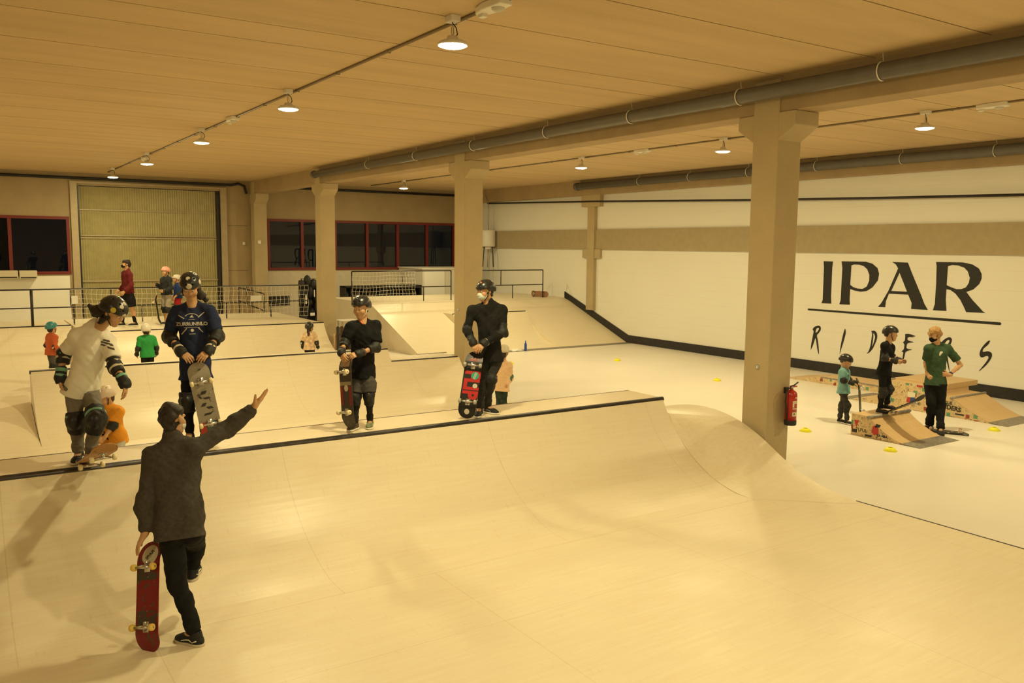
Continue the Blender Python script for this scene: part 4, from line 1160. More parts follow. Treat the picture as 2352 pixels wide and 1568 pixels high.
    def head_p(s, S):
        g = s.hs; ch = s.H < 1.7; E = lambda c, r, k=.02, op='u': S.ell(s.hp(*c), s.HM, np.array(r) * g, k * g, op)
        C = lambda a, b, ra, rb, k=.012: S.cap(s.hp(*a), s.hp(*b), ra * g, rb * g, k * g)
        E((0, -.016, .030), (.075, .094, .085)); E((0, .030, -.040), (.059, .062, .074), .03); E((0, .064, -.096), (.028, .022, .020), .02)
        C((-.045, .0, -.075), (.0, .06, -.092), .022, .022, .02); C((.045, .0, -.075), (.0, .06, -.092), .022, .022, .02)
        for x in (-.031, .031): E((x, .099, .004), (.020, .016, .013), .014, 's')
        C((-.036, .078 if ch else .080, .022), (.036, .078 if ch else .080, .022), .012, .012)
        if ch:
            for x in (-.036, .036): E((x, .056, -.042), (.027, .026, .027), .02)
            E((0, -.02, .036), (.079, .095, .086))
        C((0, .088 if ch else .090, .004), (0, .098 if ch else .105, -.026), .0075, .0105 if ch else .0125); C((-.010, .091, -.030), (.010, .091, -.030), .008, .008, .008)
        for x in (-.040, .040): E((x, .058, -.030), (.024, .022, .022), .02)
        C((-.019, .083, -.058), (.019, .083, -.058), .0075, .0075, .008); C((-.015, .082, -.069), (.015, .082, -.069), .008, .008, .008)
        for x in (-.077, .077): E((x, -.006, -.008), (.011, .021, .032), .008)
        S.cap(s.neck - s.U * .05 * s.s, s.hp(0, -.02, -.07), .056 * s.s, .054 * s.hs, .03)
    # --- hand
    def hand(s, sd, fdir, palm, curl=(.4, .4, .45, .5), thumb=.6, spread=.10, scale=1.0, thumb_curl=.35):
        """fdir: along the fingers, palm: direction the palm faces; curl in radians per joint for index..little"""
        s.hands.append((sd, unit(fdir), unit(palm), curl, thumb, spread, scale, thumb_curl)); return s
    def hand_p(s, S):
        for sd, f, pm, curl, th, spread, sc, tcurl in s.hands:
            g = s.s * 1.03 * sc; pm = unit(pm - f * (pm @ f)); side = np.cross(f, pm)      # thumb side
            if sd == 'L': side = -side
            w = s.wr[sd]; kn = []
            S.cap(w - f * .03 * g, w + f * .02 * g, .024 * g, .024 * g, .02, flat=(pm, .8))
            for i, x in enumerate((.030, .010, -.010, -.028)):
                K = w + f * (.088 - .004 * abs(i - 1)) * g + side * x * g; kn.append(K)
                S.cap(w + f * .018 * g + side * x * .55 * g, K, .0145 * g, .0115 * g, .014 * g)
            S.cap(w + f * .03 * g + side * .02 * g + pm * .006 * g, w + f * .06 * g + side * .012 * g + pm * .005 * g, .017 * g, .014 * g, .014 * g)
            for i, (K, L) in enumerate(zip(kn, (.073, .081, .075, .058))):
                a = (spread * (1.2, .3, -.5, -1.4)[i]); d = f * math.cos(a) + side * math.sin(a); p = K; ang = 0; r = (.0092, .0094, .0090, .0078)[i] * g
                c = curl[i] if hasattr(curl, '__len__') else curl
                for seg, fr in enumerate((.45, .30, .25)):
                    ang += c * (1.0, 1.15, .75)[seg]
                    dd = d * math.cos(ang) + pm * math.sin(ang); q = p + dd * L * fr * g
                    S.cap(p, q, r, r * .92, .004 * g); p = q; r *= .93
            # thumb: leaves the side of the palm near its base
            p = w + f * .022 * g + side * .026 * g; d = unit(f * math.cos(th) + side * math.sin(th) + pm * .25)
            q = p + d * .042 * g; S.cap(p, q, .0150 * g, .0118 * g, .012 * g)
            d2 = unit(d + f * tcurl + pm * tcurl * .7); q2 = q + d2 * .032 * g; S.cap(q, q2, .0112 * g, .0102 * g, .005 * g)
            d3 = unit(d2 + f * tcurl * .6 + pm * tcurl * .5); S.cap(q2, q2 + d3 * .026 * g, .0100 * g, .0085 * g, .004 * g)
    # --- the body as one surface
    def body(s, legs=2.0, shrink=.012, leg_o=-.024):
        S = SDF(); s.torso(S, -shrink)
        for sd in 'RL':
            s.arm_p(S, sd); s.leg_p(S, sd, leg_o * s.s, upto=legs)
            S.cap(s.an[sd], s.an[sd] + s.toe[sd] * .10 * s.s - np.array([0, 0, .035 * s.s]), .034 * s.s, .026 * s.s, .02)
        s.head_p(S); s.hand_p(S)
        V, F = S.mesh(s.h); o = mesh_obj('body', V, F, s.skin, s.root); s.body_o = o
        return s
    def part(s, name, S, m, h=None, parent=None, label=None):
        V, F = S.mesh(h or s.h); o = mesh_obj(name, V, F, m, parent or s.root)
        if label: o['label'] = label
        return o
    def face(s, lips=True):
        g = s.hs
        for x in (-.031, .031):
            c = s.hp(x, .0815, .004); e = MB(); e.lathe([(.0005, -.0100 * g)] + [(.0100 * g * math.cos(a), .0100 * g * math.sin(a)) for a in np.linspace(-1.3, 1.3, 9)] + [(.0005, .0100 * g)], (0, 0, 0), 14)
            e.v = [tuple(c + np.array(v)) for v in e.v]; eo = e.build('eye', M_eye, s.root, smooth=True)
            c2 = s.hp(x, .0872, .003); i = MB(); i.lathe([(.0005, -.0062 * g)] + [(.0062 * g * math.cos(a), .0062 * g * math.sin(a)) for a in np.linspace(-1.3, 1.3, 7)] + [(.0005, .0062 * g)], (0, 0, 0), 12)
            i.v = [tuple(c2 + np.array(v)) for v in i.v]; i.build('iris', M_iris, eo, smooth=True)
            sx = 1 if x > 0 else -1
            MB().tube([s.hp(x - sx * .014, .0915, .0275), s.hp(x, .0915, .0305), s.hp(x + sx * .018, .082, .0255)], [.0022 * g, .003 * g, .0015 * g], 8).build('eyebrow', M_brow, s.root, smooth=True)
        if lips: MB().tube([s.hp(-.022, .0855, -.064), s.hp(-.008, .0925, -.0625), s.hp(.008, .0925, -.0625), s.hp(.022, .0855, -.064)], [.002 * g, .0055 * g, .0055 * g, .002 * g], 8).build('mouth', M_lip, s.root, smooth=True)
        return s
    def hair(s, m, length=.012, front=.045, back=-.075, tail=None, seed=1, side=-.035):
        g = s.hs; S = SDF()
        S.ell(s.hp(0, -.018, .034), s.HM, (np.array([.075, .094, .085]) + length) * g, .01)
        S.cap(s.hp(0, -.06, .0), s.hp(0, -.05, back), .062 * g, .050 * g, .03 * g)
        # face opening
        S.box(s.hp(0, .095, -.075), s.HM, np.array([.12, .075, .095 + front * .4]) * g, .02 * g, .012 * g, 's')
        S.box(s.hp(0, .06, side - .1), s.HM, np.array([.12, .065, .1]) * g, .01 * g, .01 * g, 's')
        S.plane(s.hp(0, 0, back - .01), -s.HM[2], .012 * g)
        if tail:
            for a, b, ra, rb in tail: S.cap(a, b, ra, rb, .02)
        S.wrinkle(.004, 190 / g * .6, seed); S.wrinkle(.006, 62 / g, seed + 3)
        return s.part('hair', S, m, s.h)
    def helmet(s, m, tilt=0.0, stickers=(), strap=M_strap, size=1.0, vents=True, holes_m=None):
        g = s.hs * size; T = s.HM
        if tilt:
            c, n = math.cos(tilt), math.sin(tilt); T = np.array([T[0], T[1] * c + T[2] * n, -T[1] * n + T[2] * c])
        c0 = s.hp(0, -.016, .036); P = lambda x, y, z: c0 + (np.array([x, y, z]) * g) @ T
        S = SDF(); S.ell(P(0, 0, .002), T, np.array([.106, .127, .104]) * g, .01)
        S.cap(P(-.02, -.06, -.03), P(.02, -.06, -.03), .070 * g, k=.03)
        # lower rim: high over the face, low behind
        S.plane(P(0, .06, -.020), -T[2] + .30 * T[1], .006)
        S.box(P(0, .135, -.068), T, np.array([.16, .10, .062]) * g, .012, .012, 's')
        S.box(P(0, -.03, -.125), T, np.array([.2, .2, .06]) * g, .012, .01, 's')
        if vents:
            for x, y, z in ((0, .075, .085), (.045, .05, .085), (-.045, .05, .085), (.0, -.02, .11), (.055, -.03, .09), (-.055, -.03, .09), (.03, .10, .045), (-.03, .10, .045)):
                d = unit((x, y, z)); S.cap(P(*(d * .085)), P(*(d * .14)), .0075 * g, k=.003, op='s')
        V, F = S.mesh(s.h * .8); hm = mesh_obj('helmet', V, F, m, s.root)
        # inner liner closes the vents darkly
        MB().tube([s.hp(.083, .005, .0), s.hp(.074, .03, -.06), s.hp(.03, .055, -.112), s.hp(-.03, .055, -.112), s.hp(-.074, .03, -.06), s.hp(-.083, .005, .0)], .0055 * s.hs, 6).build('strap', strap, hm, smooth=True)
        for az, el, r, mm in stickers:
            d = np.array([math.sin(az) * math.cos(el), math.cos(az) * math.cos(el), math.sin(el)])
            bv = BVHTree.FromPolygons([Vector(v) for v in V], [tuple(f) for f in F])
            src = P(*(d * .3)); hit = bv.ray_cast(Vector(src), Vector(-(d @ T)))
            if hit[0] is None: continue
            n = d @ T; u = unit(np.cross(n, T[2])); w = np.cross(n, u); mb = MB(); rows = []
            for i in range(5):
                row = []
                for k in range(21):
                    a = 2 * math.pi * k / 20; o = np.array(hit[0]) + n * .08 + (u * math.cos(a) + w * math.sin(a)) * r * i / 4
                    hh = bv.ray_cast(Vector(o), Vector(-n)); row.append(tuple(np.array(hh[0]) + n * .0016) if hh[0] else tuple(o - n * .08))
                rows.append(row)
            mb.grid(rows).build('sticker', mm, hm, smooth=True)
        return s
    def mask(s, m, strapm=None):
        g = s.hs; S = SDF()
        S.ell(s.hp(0, .040, -.052), s.HM, np.array([.064, .070, .052]) * g, .01); S.cap(s.hp(0, .098, -.03), s.hp(0, .085, -.07), .022 * g, .018 * g, .03)
        S.box(s.hp(0, -.06, -.05), s.HM, np.array([.2, .085, .2]) * g, .01, .01, 's')
        S.plane(s.hp(0, .09, -.008), s.HM[2]); S.wrinkle(.0015, 160, 4)
        o = s.part('face_mask', S, m, s.h * .8)
        for x in (-1, 1):
            MB().tube([s.hp(x * .060, .045, -.025), s.hp(x * .079, .01, .012), s.hp(x * .082, -.024, .0), s.hp(x * .079, -.01, -.035), s.hp(x * .058, .035, -.075)], .0022 * g, 6).build('ear_loop', strapm or M_plastic_w, o, smooth=True)
        return s
    # --- clothes
    def shirt(s, m, sleeve=.62, o=.016, hem=-.10, flare=.012, name='t_shirt', wr=.004, seed=1, hood=False, cuff=None, sleeve_o=None):
        q = s.s; S = SDF(); s.torso(S, o, .05)
        L = np.linalg.norm(s.neck - s.pel)
        S.cap(s.pel + s.U * (hem - .03) * q - s.R * .055 * q, s.pel + s.U * (hem - .03) * q + s.R * .055 * q, .098 * q * s.bulk + o + flare + .006, k=.05, flat=(s.F, 1.12))
        for sx in (-1, 1):   # cloth hangs straight from chest to hem
            S.cap(s.pel + s.U * L * .66 + s.R * sx * .062 * q * s.bulk, s.pel + s.U * (hem - .02) * q + s.R * sx * .060 * q * s.bulk, .086 * q * s.bulk + o, .092 * q * s.bulk + o + flare * .5, k=.04)
        S.cap(s.pel + s.U * L * .66, s.pel + s.U * (hem - .02) * q, .088 * q * s.bulk + o, .096 * q * s.bulk + o, k=.04)
        for sd in 'RL':
            so = (sleeve_o if sleeve_o is not None else o)
            if sleeve <= 1:
                e = s.sh[sd] + (s.el[sd] - s.sh[sd]) * sleeve
                S.cap(s.sh[sd], s.sh[sd] * .5 + e * .5, .050 * q * s.bulk + so, .049 * q * s.bulk + so, .03)
                S.cyl(s.sh[sd] * .55 + e * .45, e, .048 * q * s.bulk + so, .050 * q * s.bulk + so, .02)
            else:
                s.arm_p(S, sd, so, .03, 1 + (sleeve - 1) * .9, r0=.048)
                w = s.el[sd] + (s.wr[sd] - s.el[sd]) * (sleeve - 1); w0 = s.el[sd] + (s.wr[sd] - s.el[sd]) * (sleeve - 1.16)
                S.cyl(w0, w, .034 * q + so * .7, .031 * q + so * .7, .012)
        if hood:
            S.cap(s.neck - s.F * .05 * q - s.R * .06 * q, s.neck - s.F * .05 * q + s.R * .06 * q, .05 * q, k=.04)
            S.cap(s.neck - s.F * .07 * q - s.U * .02 * q, s.neck - s.F * .09 * q - s.U * .09 * q, .06 * q, .04 * q, .04)
        S.wrinkle(wr, 26 / q, seed); S.wrinkle(wr * .5, 60 / q, seed + 9)
        S.plane(s.pel + s.U * hem * q, -s.U - 0 * s.F, .004)
        if name != 't_shirt': S.cap(s.neck - s.U * .03 * q, s.neck + s.U * .035 * q, .068 * q + .012, .058 * q + .014, .02)
        S.cap(s.neck - s.U * .02 * q + s.F * .012 * q, s.hp(0, .01, -.09), .050 * q + .004, .066 * q, .010, 's')
        return s.part(name, S, m)
    def trousers(s, m, upto=1.93, o=.012, top=.07, name='trousers', wr=.004, seed=2, loose=.0):
        q = s.s; S = SDF(); U = s.U
        S.cap(s.pel - s.R * .06 * q, s.pel + s.R * .06 * q, .098 * q * s.bulk + o, k=.04); S.cap(s.pel + U * .1 * q - s.R * .045 * q, s.pel + U * .1 * q + s.R * .045 * q, .088 * q * s.bulk + o, k=.04)
        S.cap(s.pel - s.R * .05 * q - s.F * .035 * q, s.pel + s.R * .05 * q - s.F * .035 * q, .088 * q * s.bulk + o, k=.04)
        for sd in 'RL':
            if upto > 1:
                s.leg_p(S, sd, o + loose, .035, 1 + (upto - 1) * .97)
                e = s.kn[sd] + (s.an[sd] - s.kn[sd]) * (upto - 1); e0 = s.kn[sd] + (s.an[sd] - s.kn[sd]) * (upto - 1.2)
                S.cyl(e0, e, .042 * q + o + loose, .040 * q + o + loose * 1.3, .02)
            else:
                e = s.hip[sd] + (s.kn[sd] - s.hip[sd]) * upto
                S.cap(s.hip[sd], s.hip[sd] * .4 + e * .6, .088 * q * s.bulk + o, .078 * q * s.bulk + o + loose, .035)
                S.cyl(s.hip[sd] * .6 + e * .4, e, .076 * q * s.bulk + o + loose, .074 * q * s.bulk + o + loose * 1.4, .03)
        S.wrinkle(wr, 30 / q, seed); S.wrinkle(wr * .5, 70 / q, seed + 5)
        S.plane(s.pel + U * top * q, U, .004)
        return s.part(name, S, m)
    def shoe(s, sd, m, sole=M_plastic_w, name='shoe', stripe=None, pitch=None):
        q = s.s; t = s.toe[sd]; a = s.an[sd]; up = np.array([0, 0, 1.]); up = unit(up - t * (up @ t)) if abs(t[2]) < .85 else unit(s.kn[sd] - a - t * ((s.kn[sd] - a) @ t))
        M = rotm(t, up); P = lambda x, y, z: a + (np.array([x, y, z]) * q) @ M
        S = SDF(); S.ell(P(0, -.02, -.045), M, np.array([.041, .055, .040]) * q, .02); S.ell(P(0, .11, -.052), M, np.array([.046, .075, .030]) * q, .02)
        S.cap(P(0, .0, -.03), P(0, .10, -.045), .040 * q, .036 * q, .03); S.cap(P(0, -.012, .0), P(0, -.01, .012), .041 * q, .040 * q, .02)
        S.plane(P(0, 0, -.068), -M[2]); S.cap(P(0, -.008, .02), P(0, -.008, .10), .033 * q, k=.006, op='s')
        o = s.part(name, S, m, s.h * .85)
        S = SDF(); S.ell(P(0, .11, -.07), M, np.array([.050, .082, .05]) * q, .02); S.ell(P(0, -.02, -.07), M, np.array([.044, .062, .05]) * q, .02); S.cap(P(0, -.01, -.07), P(0, .10, -.07), .044 * q, .047 * q, .02)
        S.plane(P(0, 0, -.058), M[2], .002); S.plane(P(0, 0, -.082), -M[2], .002)
        s.part('sole', S, sole, s.h * .85, o)
        if stripe:
            for x in (-1, 1):
                MB().tube([P(x * .040, -.045, -.030), P(x * .043, -.01, -.045), P(x * .045, .02, -.030), P(x * .046, .05, -.034), P(x * .046, .09, -.046)], .0045 * q, 6).build('stripe', stripe, o, smooth=True)
            for y in (.03, .05, .07, .09): MB().tube([P(-.022, y, -.012 - .12 * (y - .03)), P(.022, y, -.012 - .12 * (y - .03))], .004 * q, 6).build('lace', stripe, o, smooth=True)
        return o
    def pad(s, a, b, c, ra, rc, m, name, cap_dir=None, bands=(), capm=None, wr=.003):
        """soft pad sleeve from a through joint b to c"""
        q = s.s; S = SDF(); a, b, c = map(np.array, (a, b, c))
        S.cyl(a, b, ra, (ra + rc) / 2 + .004 * q, .02, rnd=.008 * q); S.cyl(b, c, (ra + rc) / 2 + .004 * q, rc, .02, rnd=.008 * q); S.cap(b, b, (ra + rc) / 2 + .004 * q, k=.02)
        if cap_dir is not None: S.ell(b + unit(cap_dir) * (ra + rc) / 2 * .55, np.eye(3), np.array([1, 1, 1.15]) * (ra + rc) * .42, .02)
        S.wrinkle(wr, 60 / q, 3)
        o = s.part(name, S, m, s.h)
        if cap_dir is not None and capm:
            S = SDF(); S.ell(b + unit(cap_dir) * (ra + rc) / 2 * .62, np.eye(3), np.array([1, 1, 1.2]) * (ra + rc) * .40, .01); S.plane(b + unit(cap_dir) * (ra + rc) / 2 * .72, -unit(cap_dir))
            s.part('cap', S, capm, s.h, o)
        for t, w, mm in bands:
            p0, p1 = (a, b) if t < 1 else (b, c); tt = t if t < 1 else t - 1
            ctr = p0 + (p1 - p0) * tt; d = unit(p1 - p0); rr = ra + (rc - ra) * t / 2 + .006 * q
            S = SDF(); S.cyl(ctr - d * w / 2, ctr + d * w / 2, rr, rr, .0, rnd=.004); s.part('band', S, mm, s.h, o)
        return o
    def elbow_pad(s, sd, m=M_pad_blk, bands=(), capm=M_padcap, o=.016, t0=.62, t1=.42):
        a, b, c = s.sh[sd], s.el[sd], s.wr[sd]; q = s.s
        back = unit(unit(b - a) - unit(c - b)) if np.linalg.norm(unit(b - a) - unit(c - b)) > .15 else -s.F
        return s.pad(a + (b - a) * t0, b, b + (c - b) * t1, .043 * q + o, .040 * q + o, m, 'elbow_pad', back, bands, capm)
    def wrist_guard(s, sd, m=M_pad_blk, bands=(), o=.009, t0=.55, ext=.05):
        b, c = s.el[sd], s.wr[sd]; q = s.s; hd = [h for h in s.hands if h[0] == sd]
        f = hd[0][1] if hd else unit(c - b)
        return s.pad(b + (c - b) * t0, c, c + f * ext * q, .034 * q + o, .040 * q + o * .5, m, 'wrist_guard', None, bands, None)
    def knee_pad(s, sd, m=M_pad_blk, bands=(), capm=M_padcap, o=.020, t0=.72, t1=.34):
        a, b, c = s.hip[sd], s.kn[sd], s.an[sd]; q = s.s
        fr = unit(s.toe[sd] * np.array([1, 1, 0])) if abs(s.toe[sd][2]) < .9 else s.F
        return s.pad(a + (b - a) * t0, b, b + (c - b) * t1, .062 * q + o, .052 * q + o, m, 'knee_pad', fr, bands, capm)
    def sock(s, sd, m, t0=.55):
        S = SDF(); e = s.kn[sd]; w = s.an[sd]; q = s.s
        S.cyl(e + (w - e) * t0, w, .050 * q, .041 * q, .01); return s.part('sock', S, m)

def solve(parent, px, length, sgn, dep_hint=None):
    """point on the pixel's ray at `length` from parent; sgn -1 nearer to the viewer, +1 farther"""
    d = ray(*px); o = CAM - np.array(parent, float)
    A = d @ d; B = 2 * d @ o; C = o @ o - length ** 2; D = B * B - 4 * A * C
    t = -B / (2 * A) if D <= 0 else (-B + sgn * math.sqrt(D)) / (2 * A)
    return CAM + d * t
# ------------------------------------------------------------------ people on the front ramp and deck
Z = np.array([0, 0, 1.0])
def col(name, c, rough=.85, **kw): return mat(name, c, rough, spec=.15, **kw)
M_sweat = col('charcoal_sweatshirt', (.064, .056, .049), noise=.18, scale=40, bump=.15, bscale=250)
M_blackjean = col('black_trousers', (.012, .012, .013), noise=.2, scale=20)
M_blackshirt = col('black_cotton', (.010, .010, .011))
M_blackhood = col('black_hoodie_cloth', (.014, .014, .014), noise=.15, scale=30)
M_shoeblk = mat('shoe_black', (.014, .014, .015), .7)
M_white_stripe = mat('shoe_white', (.78, .74, .66), .6)
M_sole = mat('shoe_sole', (.62, .54, .42), .6)
M_mint = mat('mint_band', (.18, .42, .30), .7)
M_cream = mat('cream_patch', (.66, .58, .42), .6)
M_maskw = mat('surgical_mask', (.62, .70, .66), .8)
M_stk_pale = mat('sticker_pale', (.60, .55, .45), .5); M_stk_yel = mat('sticker_yellow', (.62, .50, .06), .5); M_stk_or = mat('sticker_orange', (.75, .20, .08), .5)
M_stk_teal = mat('sticker_teal', (.03, .33, .24), .5)

def mid(a, b): return (np.array(a) + np.array(b)) / 2

# ---- instructor, seen from behind
view(400)
toe = on_z(382, 1462, 0.012); heel = on_z(462, 1482, 0.012); tdL = unit(toe - heel)
anL = heel + tdL * .055 + Z * .078
Dp = depth_of(anL) + .02
heelR = at(439, 1333, 6.70); tdR = unit(cdir(168) + Z * .05); anR = heelR + tdR * .055 + Z * .075
pel = at(412, 1205, Dp); neck = at(397, 1012, Dp + .09)
p = Person('instructor with raised arm, in charcoal sweatshirt and black trousers, seen from behind', None, 1.80, pel, neck, cdir(176), h=.0062,
           head_scale=.96, sh={'L': at(350, 1040, Dp + .02), 'R': at(446, 1024, Dp + .09)}, hips={'L': at(391, 1222, Dp), 'R': at(440, 1220, Dp + .03)})
p.head(at(398, 962, Dp + .125), cdir(140) - Z * .12)
elR = solve(p.sh['R'], (521, 986), .30, 1); p.arm('R', elR, solve(elR, (583, 934), .262, 1))
elL = solve(p.sh['L'], (335, 1142), .30, -1); p.arm('L', elL, solve(elL, (333, 1224), .258, -1))
knR = at(450, 1250, 6.74)
p.leg('L', at(409, 1343, Dp - .01), anL, tdL); p.leg('R', knR, anR, tdR)
p.hand('R', unit(at(626, 884, 6.6) - at(584, 932, 6.6)), cdir(150) * .4 + cdir(270) * .8 - Z * .0 + Z * .5, curl=.06, thumb=.75, spread=.05, thumb_curl=.15)
p.hand('L', -Z + cdir(270) * .55, cdir(95), curl=(.15, .18, .2, .2), thumb=.5)
p.report(); p.body()
p.hair(M_hair_dk, .010, back=-.075, seed=2)
p.mask(mat('mask_white', (.72, .70, .64), .8))
p.shirt(M_sweat, sleeve=1.93, o=.020, hem=-.10, flare=-.002, name='sweatshirt', wr=.006, seed=4)
p.trousers(M_blackjean, 1.92, .008, -.07, wr=.004, seed=6)
for sd in 'LR': p.shoe(sd, M_shoeblk, M_sole, stripe=M_white_stripe)
# his board
tail = on_z(337, 1500, .014); nose = solve(tail, (343, 1243), .80, 1)
M_b1 = worn_mat('board_red_worn', (.20, .010, .012), [((.075, .060, .045), .56, 18), ((.24, .21, .15), .66, 40)], 2)
B1 = skateboard('dark red skateboard with a round pale sticker held on end by the instructor', M_b1, board_frame(mid(tail, nose), nose - tail, cdir(140)), mat('wheel_yellow', (.80, .56, .12), .4))
M_b1d = worn_mat('board_wear', (.055, .045, .035), [((.16, .012, .014), .55, 20), ((.30, .27, .2), .64, 50)], 5)
board_patch(B1, 'graphic', .12, .235, -.09, .085, M_b1d); board_patch(B1, 'graphic', -.235, -.10, -.085, .09, M_b1d)
board_sticker(B1, 'round_sticker', .300, .012, .072, M_stk_pale, .0016)
def board_text(root, name, body, size, cx, cy, rot, m, bold=0.0, off=.0024, sx=1.0, sy=1.0):
    me = text_mesh(body, size, bold); c, s_ = math.cos(rot), math.sin(rot)
    for v in me.vertices:
        x, y = v.co.x * sx, -v.co.y * sy; X = cx + x * c - y * s_; Y = cy + (x * s_ + y * c)
        v.co = (X, Y, deck_z(X) + .0012 * (Y / (BW / 2)) ** 2 - .0112 - off)
    me.materials.clear(); me.materials.append(m); o = bpy.data.objects.new(name, me); COL.objects.link(o); o.parent = root; return o
board_text(B1, 'sticker_lettering', 'IPAR', .040, .302, .012, math.radians(40), M_stk_blk, .001)

# ---- child in white T-shirt on the deck edge
view(210)
zD = 1.0
anR = on_z(181, 1040, zD + .078); anL = on_z(204, 1044, zD + .095) ; anL = at(204, 1044, depth_of(anR) - .10)
D = depth_of(mid(anR, anL))
pel = at(190, 886, D + .02); neck = at(226, 745, D - .10); bf = cdir(38)
p = Person('child in white T-shirt and black helmet looking down at the board on the coping', None, 1.60, pel, neck, bf, bulk=.86, h=.0062,
           sh={'R': at(180, 768, D - .13), 'L': at(249, 778, D - .02)})
p.head(at(262, 716, D - .19), cdir(52) - Z * .75)
elR = solve(p.sh['R'], (147, 812), .265, 1); p.arm('R', elR, solve(elR, (138, 868), .23, -1))
elL = solve(p.sh['L'], (264, 840), .265, -1); p.arm('L', elL, solve(elL, (287, 880), .23, -1))
p.leg('R', at(175, 966, D - .06), anR, cdir(-14)); p.leg('L', at(222, 962, D - .20), anL, cdir(-20))
p.hand('R', -Z + cdir(80) * .15, cdir(70), curl=.42, thumb=.4); p.hand('L', -Z + cdir(90) * .1, cdir(260), curl=.4, thumb=.4)
p.report(); p.body()
p.hair(M_hair_dk, .008, back=-.075, tail=[(p.hp(.01, -.06, -.05), p.hp(.02, -.13, -.10), .062 * p.hs, .055 * p.hs), (p.hp(.02, -.13, -.10), p.hp(.03, -.22, -.10), .055 * p.hs, .014), (p.hp(.07, -.0, -.05), p.hp(.06, -.03, -.12), .025 * p.hs, .03 * p.hs)])
p.face(False)
ws = p.shirt(col('white_cotton', (.82, .77, .67)), sleeve=.72, o=.024, hem=-.085, flare=.012, wr=.0055, seed=11, sleeve_o=.034)
p.trousers(col('grey_trousers', (.20, .175, .145), noise=.12, scale=25), 1.90, .016, .0, wr=.005, seed=12)
p.helmet(M_helm_blk, stickers=[(1.05, .25, .024, M_stk_yel), (.10, .02, .024, M_stk_pale), (.45, .72, .018, M_stk_pale), (-.1, 1.0, .02, M_stk_pale)])
for sd in 'RL':
    p.elbow_pad(sd, bands=((.72, .035, M_mint if sd == 'R' else M_cream), (1.40, .03, M_cream)), o=.020)
    p.wrist_guard(sd, bands=((.30, .035, M_mint), (.85, .035, M_mint)), o=.014)
    p.knee_pad(sd, bands=((.62, .035, M_mint),), o=.030)
    p.shoe(sd, M_shoeblk if sd == 'R' else mat('shoe_maroon', (.05, .014, .014), .7), M_sole, stripe=M_white_stripe if sd == 'R' else None)
WK = p
tail = on_z(199, 1062, 1.045) ; nose = solve(tail, (246, 1031), .76, -1)
M_b2 = worn_mat('board_orange_worn', (.42, .20, .045), [((.14, .07, .025), .58, 22), ((.40, .32, .2), .66, 40)], 7)
xd = nose - tail; B2 = skateboard('orange-brown skateboard set tail-down on the coping under the foot of the child in white', M_b2, board_frame(mid(tail, nose), xd, Z), None)

# ---- tall child in blue T-shirt
view(445)
anR = on_z(436, 998, zD + .078); anL = on_z(470, 998, zD + .078); D = depth_of(mid(anR, anL))
pel = at(449, 842, D); neck = at(442, 697, D - .05)
p = Person('child in blue printed T-shirt and black helmet looking down, holding a grey board', None, 1.66, pel, neck, cdir(3), bulk=.86, h=.0066,
           sh={'R': at(407, 711, D - .03), 'L': at(481, 711, D - .03)})
p.head(at(437, 658, D - .11), cdir(-4) - Z * .62)
p.arm('R', at(389, 772, D - .06), at(416, 809, D - .24)); p.arm('L', at(499, 770, D - .06), at(480, 806, D - .24))
p.leg('R', at(430, 920, D - .03), anR, cdir(-15)); p.leg('L', at(468, 920, D - .02), anL, cdir(18))
p.hand('R', cdir(60) * .8 + cdir(0) * .3 - Z * .55, -Z * .5 + cdir(180) * .7, curl=.35, thumb=.3); p.hand('L', cdir(-60) * .8 + cdir(0) * .3 - Z * .55, -Z * .5 + cdir(180) * .7, curl=.35, thumb=.3)
p.report(); p.body()
p.hair(M_hair_dk, .008, back=-.08, tail=[(p.hp(-.07, -.02, -.05), p.hp(-.095, -.005, -.11), .034 * p.hs, .046 * p.hs), (p.hp(-.095, -.005, -.11), p.hp(-.135, -.0, -.17), .048 * p.hs, .022), (p.hp(.075, .0, -.03), p.hp(.078, .005, -.10), .018 * p.hs, .016 * p.hs)])
p.face()
M_blue = col('navy_cotton', (.021, .027, .068))
sho = p.shirt(M_blue, sleeve=.80, o=.018, hem=-.13, flare=.012, wr=.005, seed=21, sleeve_o=.030)
p.trousers(M_blackjean, 1.92, .006, -.10, wr=.004, seed=22)
p.helmet(M_helm_blk, stickers=[(.02, .30, .028, M_stk_pale), (.95, -.10, .024, M_stk_or), (-1.25, .3, .024, M_stk_pale), (1.3, .5, .024, M_stk_pale), (.15, 1.0, .020, M_stk_pale)])
for sd in 'RL':
    p.elbow_pad(sd, bands=((1.05, .02, mat('pad_grey_print', (.22, .2, .18), .7)),), o=.022)
    p.wrist_guard(sd, bands=((.55, .03, M_cream), (1.25, .02, M_cream)), o=.014)
    p.knee_pad(sd, o=.02); p.shoe(sd, M_shoeblk, M_sole)
BLUE, BLUE_SH = p, sho

